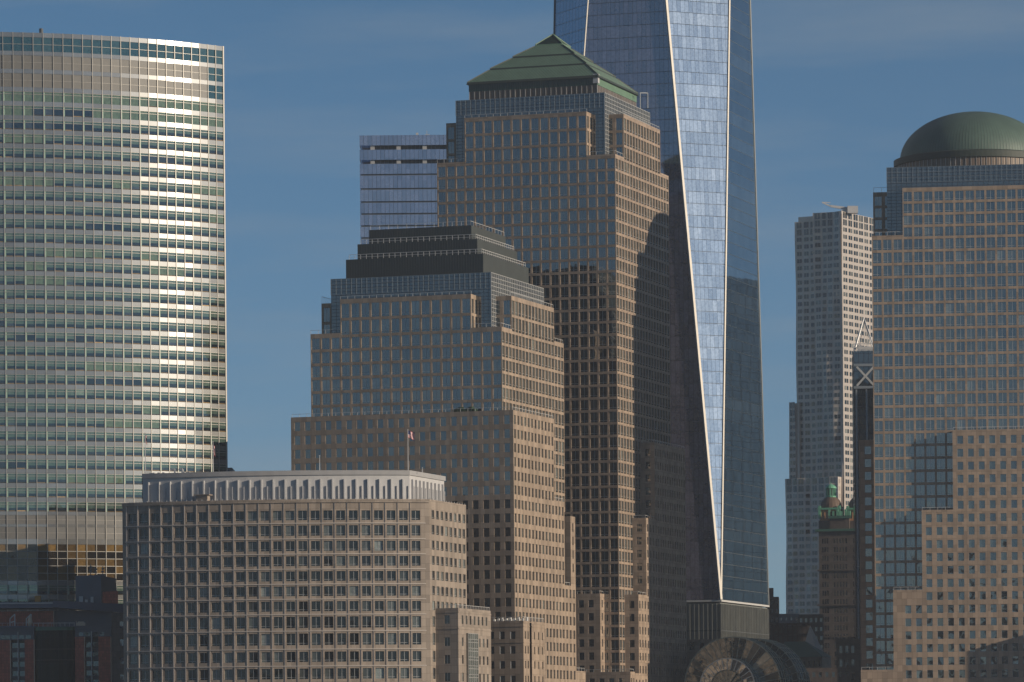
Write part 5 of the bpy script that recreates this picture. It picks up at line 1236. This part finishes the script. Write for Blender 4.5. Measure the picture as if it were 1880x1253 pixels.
# grey strip building beside it
M['strip'] = stone('grey_brown_brick', (0.15, 0.125, 0.11), 2.0, 3.3); M['blue_win'] = glass('blue_window', (0.01, 0.04, 0.11), (0.015, 0.06, 0.15), refl=.12)
ST = B('apartment_building', 'grey brown strip of building with small blue windows beside the curved front', 'building', 240, 1123, 1312, rot=0)
xs0 = ST.fx(204.8, 1123); zs_ = ST.z(220, 1125)
facade(ST, 'F', 0, xs0, 0, 0, zs_, [(ST.fx(219.5, 1150), ST.fx(226.8, 1150)), (ST.fx(233, 1150), ST.fx(238, 1150))], rows(zs_, 0, 2.5, 1.9, 4.95), 'strip', style='plain', g='blue_win')
shell(ST, xs0, 0, 0, 8, 0, zs_, 'strip', faces='rbl')
b = MB(); b.box(xs0 - .1, .1, -.25, 0 - .003, zs_ - 5.4, zs_ - 5.0, 0); b.box(xs0 - .1, .1, -.25, -.003, zs_ - 1.3, zs_ - .9, 0); ST.part('string_course', b, ['strip'])
# city on the near shore behind the camera, which the windows mirror
M['shore'] = plain('far_shore_mass', (0.06, 0.07, 0.08), .7)
b = MB(); rs = random.Random(3)
for k in range(46):
    x = -1500 + k * 40 + rs.uniform(-10, 10); w_ = rs.uniform(18, 34); h_ = rs.choice((35, 50, 60, 80, 95, 120, 60, 45)); y_ = rs.uniform(-260, -140) + x * .12
    b.box(x, x + w_, y_ - 30, y_, 0, h_, 0, 'd')
obj('city_behind_the_viewer', (b, ['shore']), kind='stuff')
b = MB()                                   # downtown blocks hidden by the dome tower, mirrored in the side of the glass skyscraper
for x0_, x1_, y0_, y1_, h_ in ((138, 180, 1640, 1690, 158), (185, 260, 1700, 1760, 190), (260, 330, 1640, 1700, 150), (330, 420, 1750, 1820, 210)): b.box(x0_, x1_, y0_, y1_, 0, h_, 0, 'd')
b.box(180, 216, 1373, 1408, 0, 52, 0, 'd')  # unseen block out of frame at right, added to shade the dome tower's front
obj('unseen_city_blocks', (b, ['dark_glass']), kind='stuff')

# ================================================================== windows and panels: the 300 that show largest of a kind on one thing are objects, the rest one mesh
bpy.context.view_layer.update()
def bvh():
    V = []; F = []; n = 0
    for o in SOLID:
        mw = o.matrix_world; V += [mw @ v.co for v in o.data.vertices]
        F += [tuple(i + n for i in p.vertices) for p in o.data.polygons]; n += len(o.data.vertices)
    return BVHTree.FromPolygons(V, F)
TREE = bvh(); EYE = Vector((0, 0, CZ))
def score(parent, mtx, w, h):
    W = parent.matrix_world @ mtx; c = W @ Vector((0, -0.05, 0)); nrm = (W.to_3x3() @ Vector((0, -1, 0))).normalized()
    d = EYE - c; face = nrm.dot(d.normalized())
    if face <= 0.02: return -1
    x, y = topx(*c)
    if not (-10 < x < 1890 and -10 < y < 1263): return -1
    hit = TREE.ray_cast(c + nrm * .25, d.normalized(), d.length - 1)
    if hit[0] is not None: return -1
    return w * h * face / (c.y * c.y) * 1e6
PLURAL = {'window': 'windows', 'panel': 'panels', 'glass_panel': 'glass_panels'}
for (parent, name), L in PLACED.items():
    sc_ = [score(parent, m, w, h) for _, m, w, h in L]
    order = sorted(range(len(L)), key=lambda i: -sc_[i]); keep = [i for i in order[:300] if sc_[i] > 0.0]
    ks = set(keep)
    for i in keep:
        o = bpy.data.objects.new(name, L[i][0]); COL.objects.link(o); o.parent = parent; o.matrix_basis = L[i][1]
    rest = [i for i in range(len(L)) if i not in ks]
    if rest:
        V = []; F = []; MI = []; mats = []; n = 0; by = {}
        for i in rest: by.setdefault(L[i][0].name, []).append(i)
        for mn, ids in by.items():
            me = L[ids[0]][0]; co = np.empty(len(me.vertices) * 3); me.vertices.foreach_get('co', co); co = np.c_[co.reshape(-1, 3), np.ones(len(me.vertices))]
            ps = [tuple(p.vertices) for p in me.polygons]; mi = [p.material_index for p in me.polygons]
            remap = []
            for mm in me.materials:
                if mm not in mats: mats.append(mm)
                remap.append(mats.index(mm))
            for i in ids:
                V.append(co @ np.array(L[i][1]).T[:, :3]); F += [tuple(a + n for a in p) for p in ps]; MI += [remap[q] for q in mi]; n += len(co)
        me = bpy.data.meshes.new(name); me.from_pydata(np.concatenate(V).tolist(), [], F)
        for mm in mats: me.materials.append(mm)
        me.polygons.foreach_set('material_index', MI); me.update()
        o = bpy.data.objects.new(PLURAL.get(name, name), me); COL.objects.link(o); o.parent = parent; o['kind'] = 'stuff'
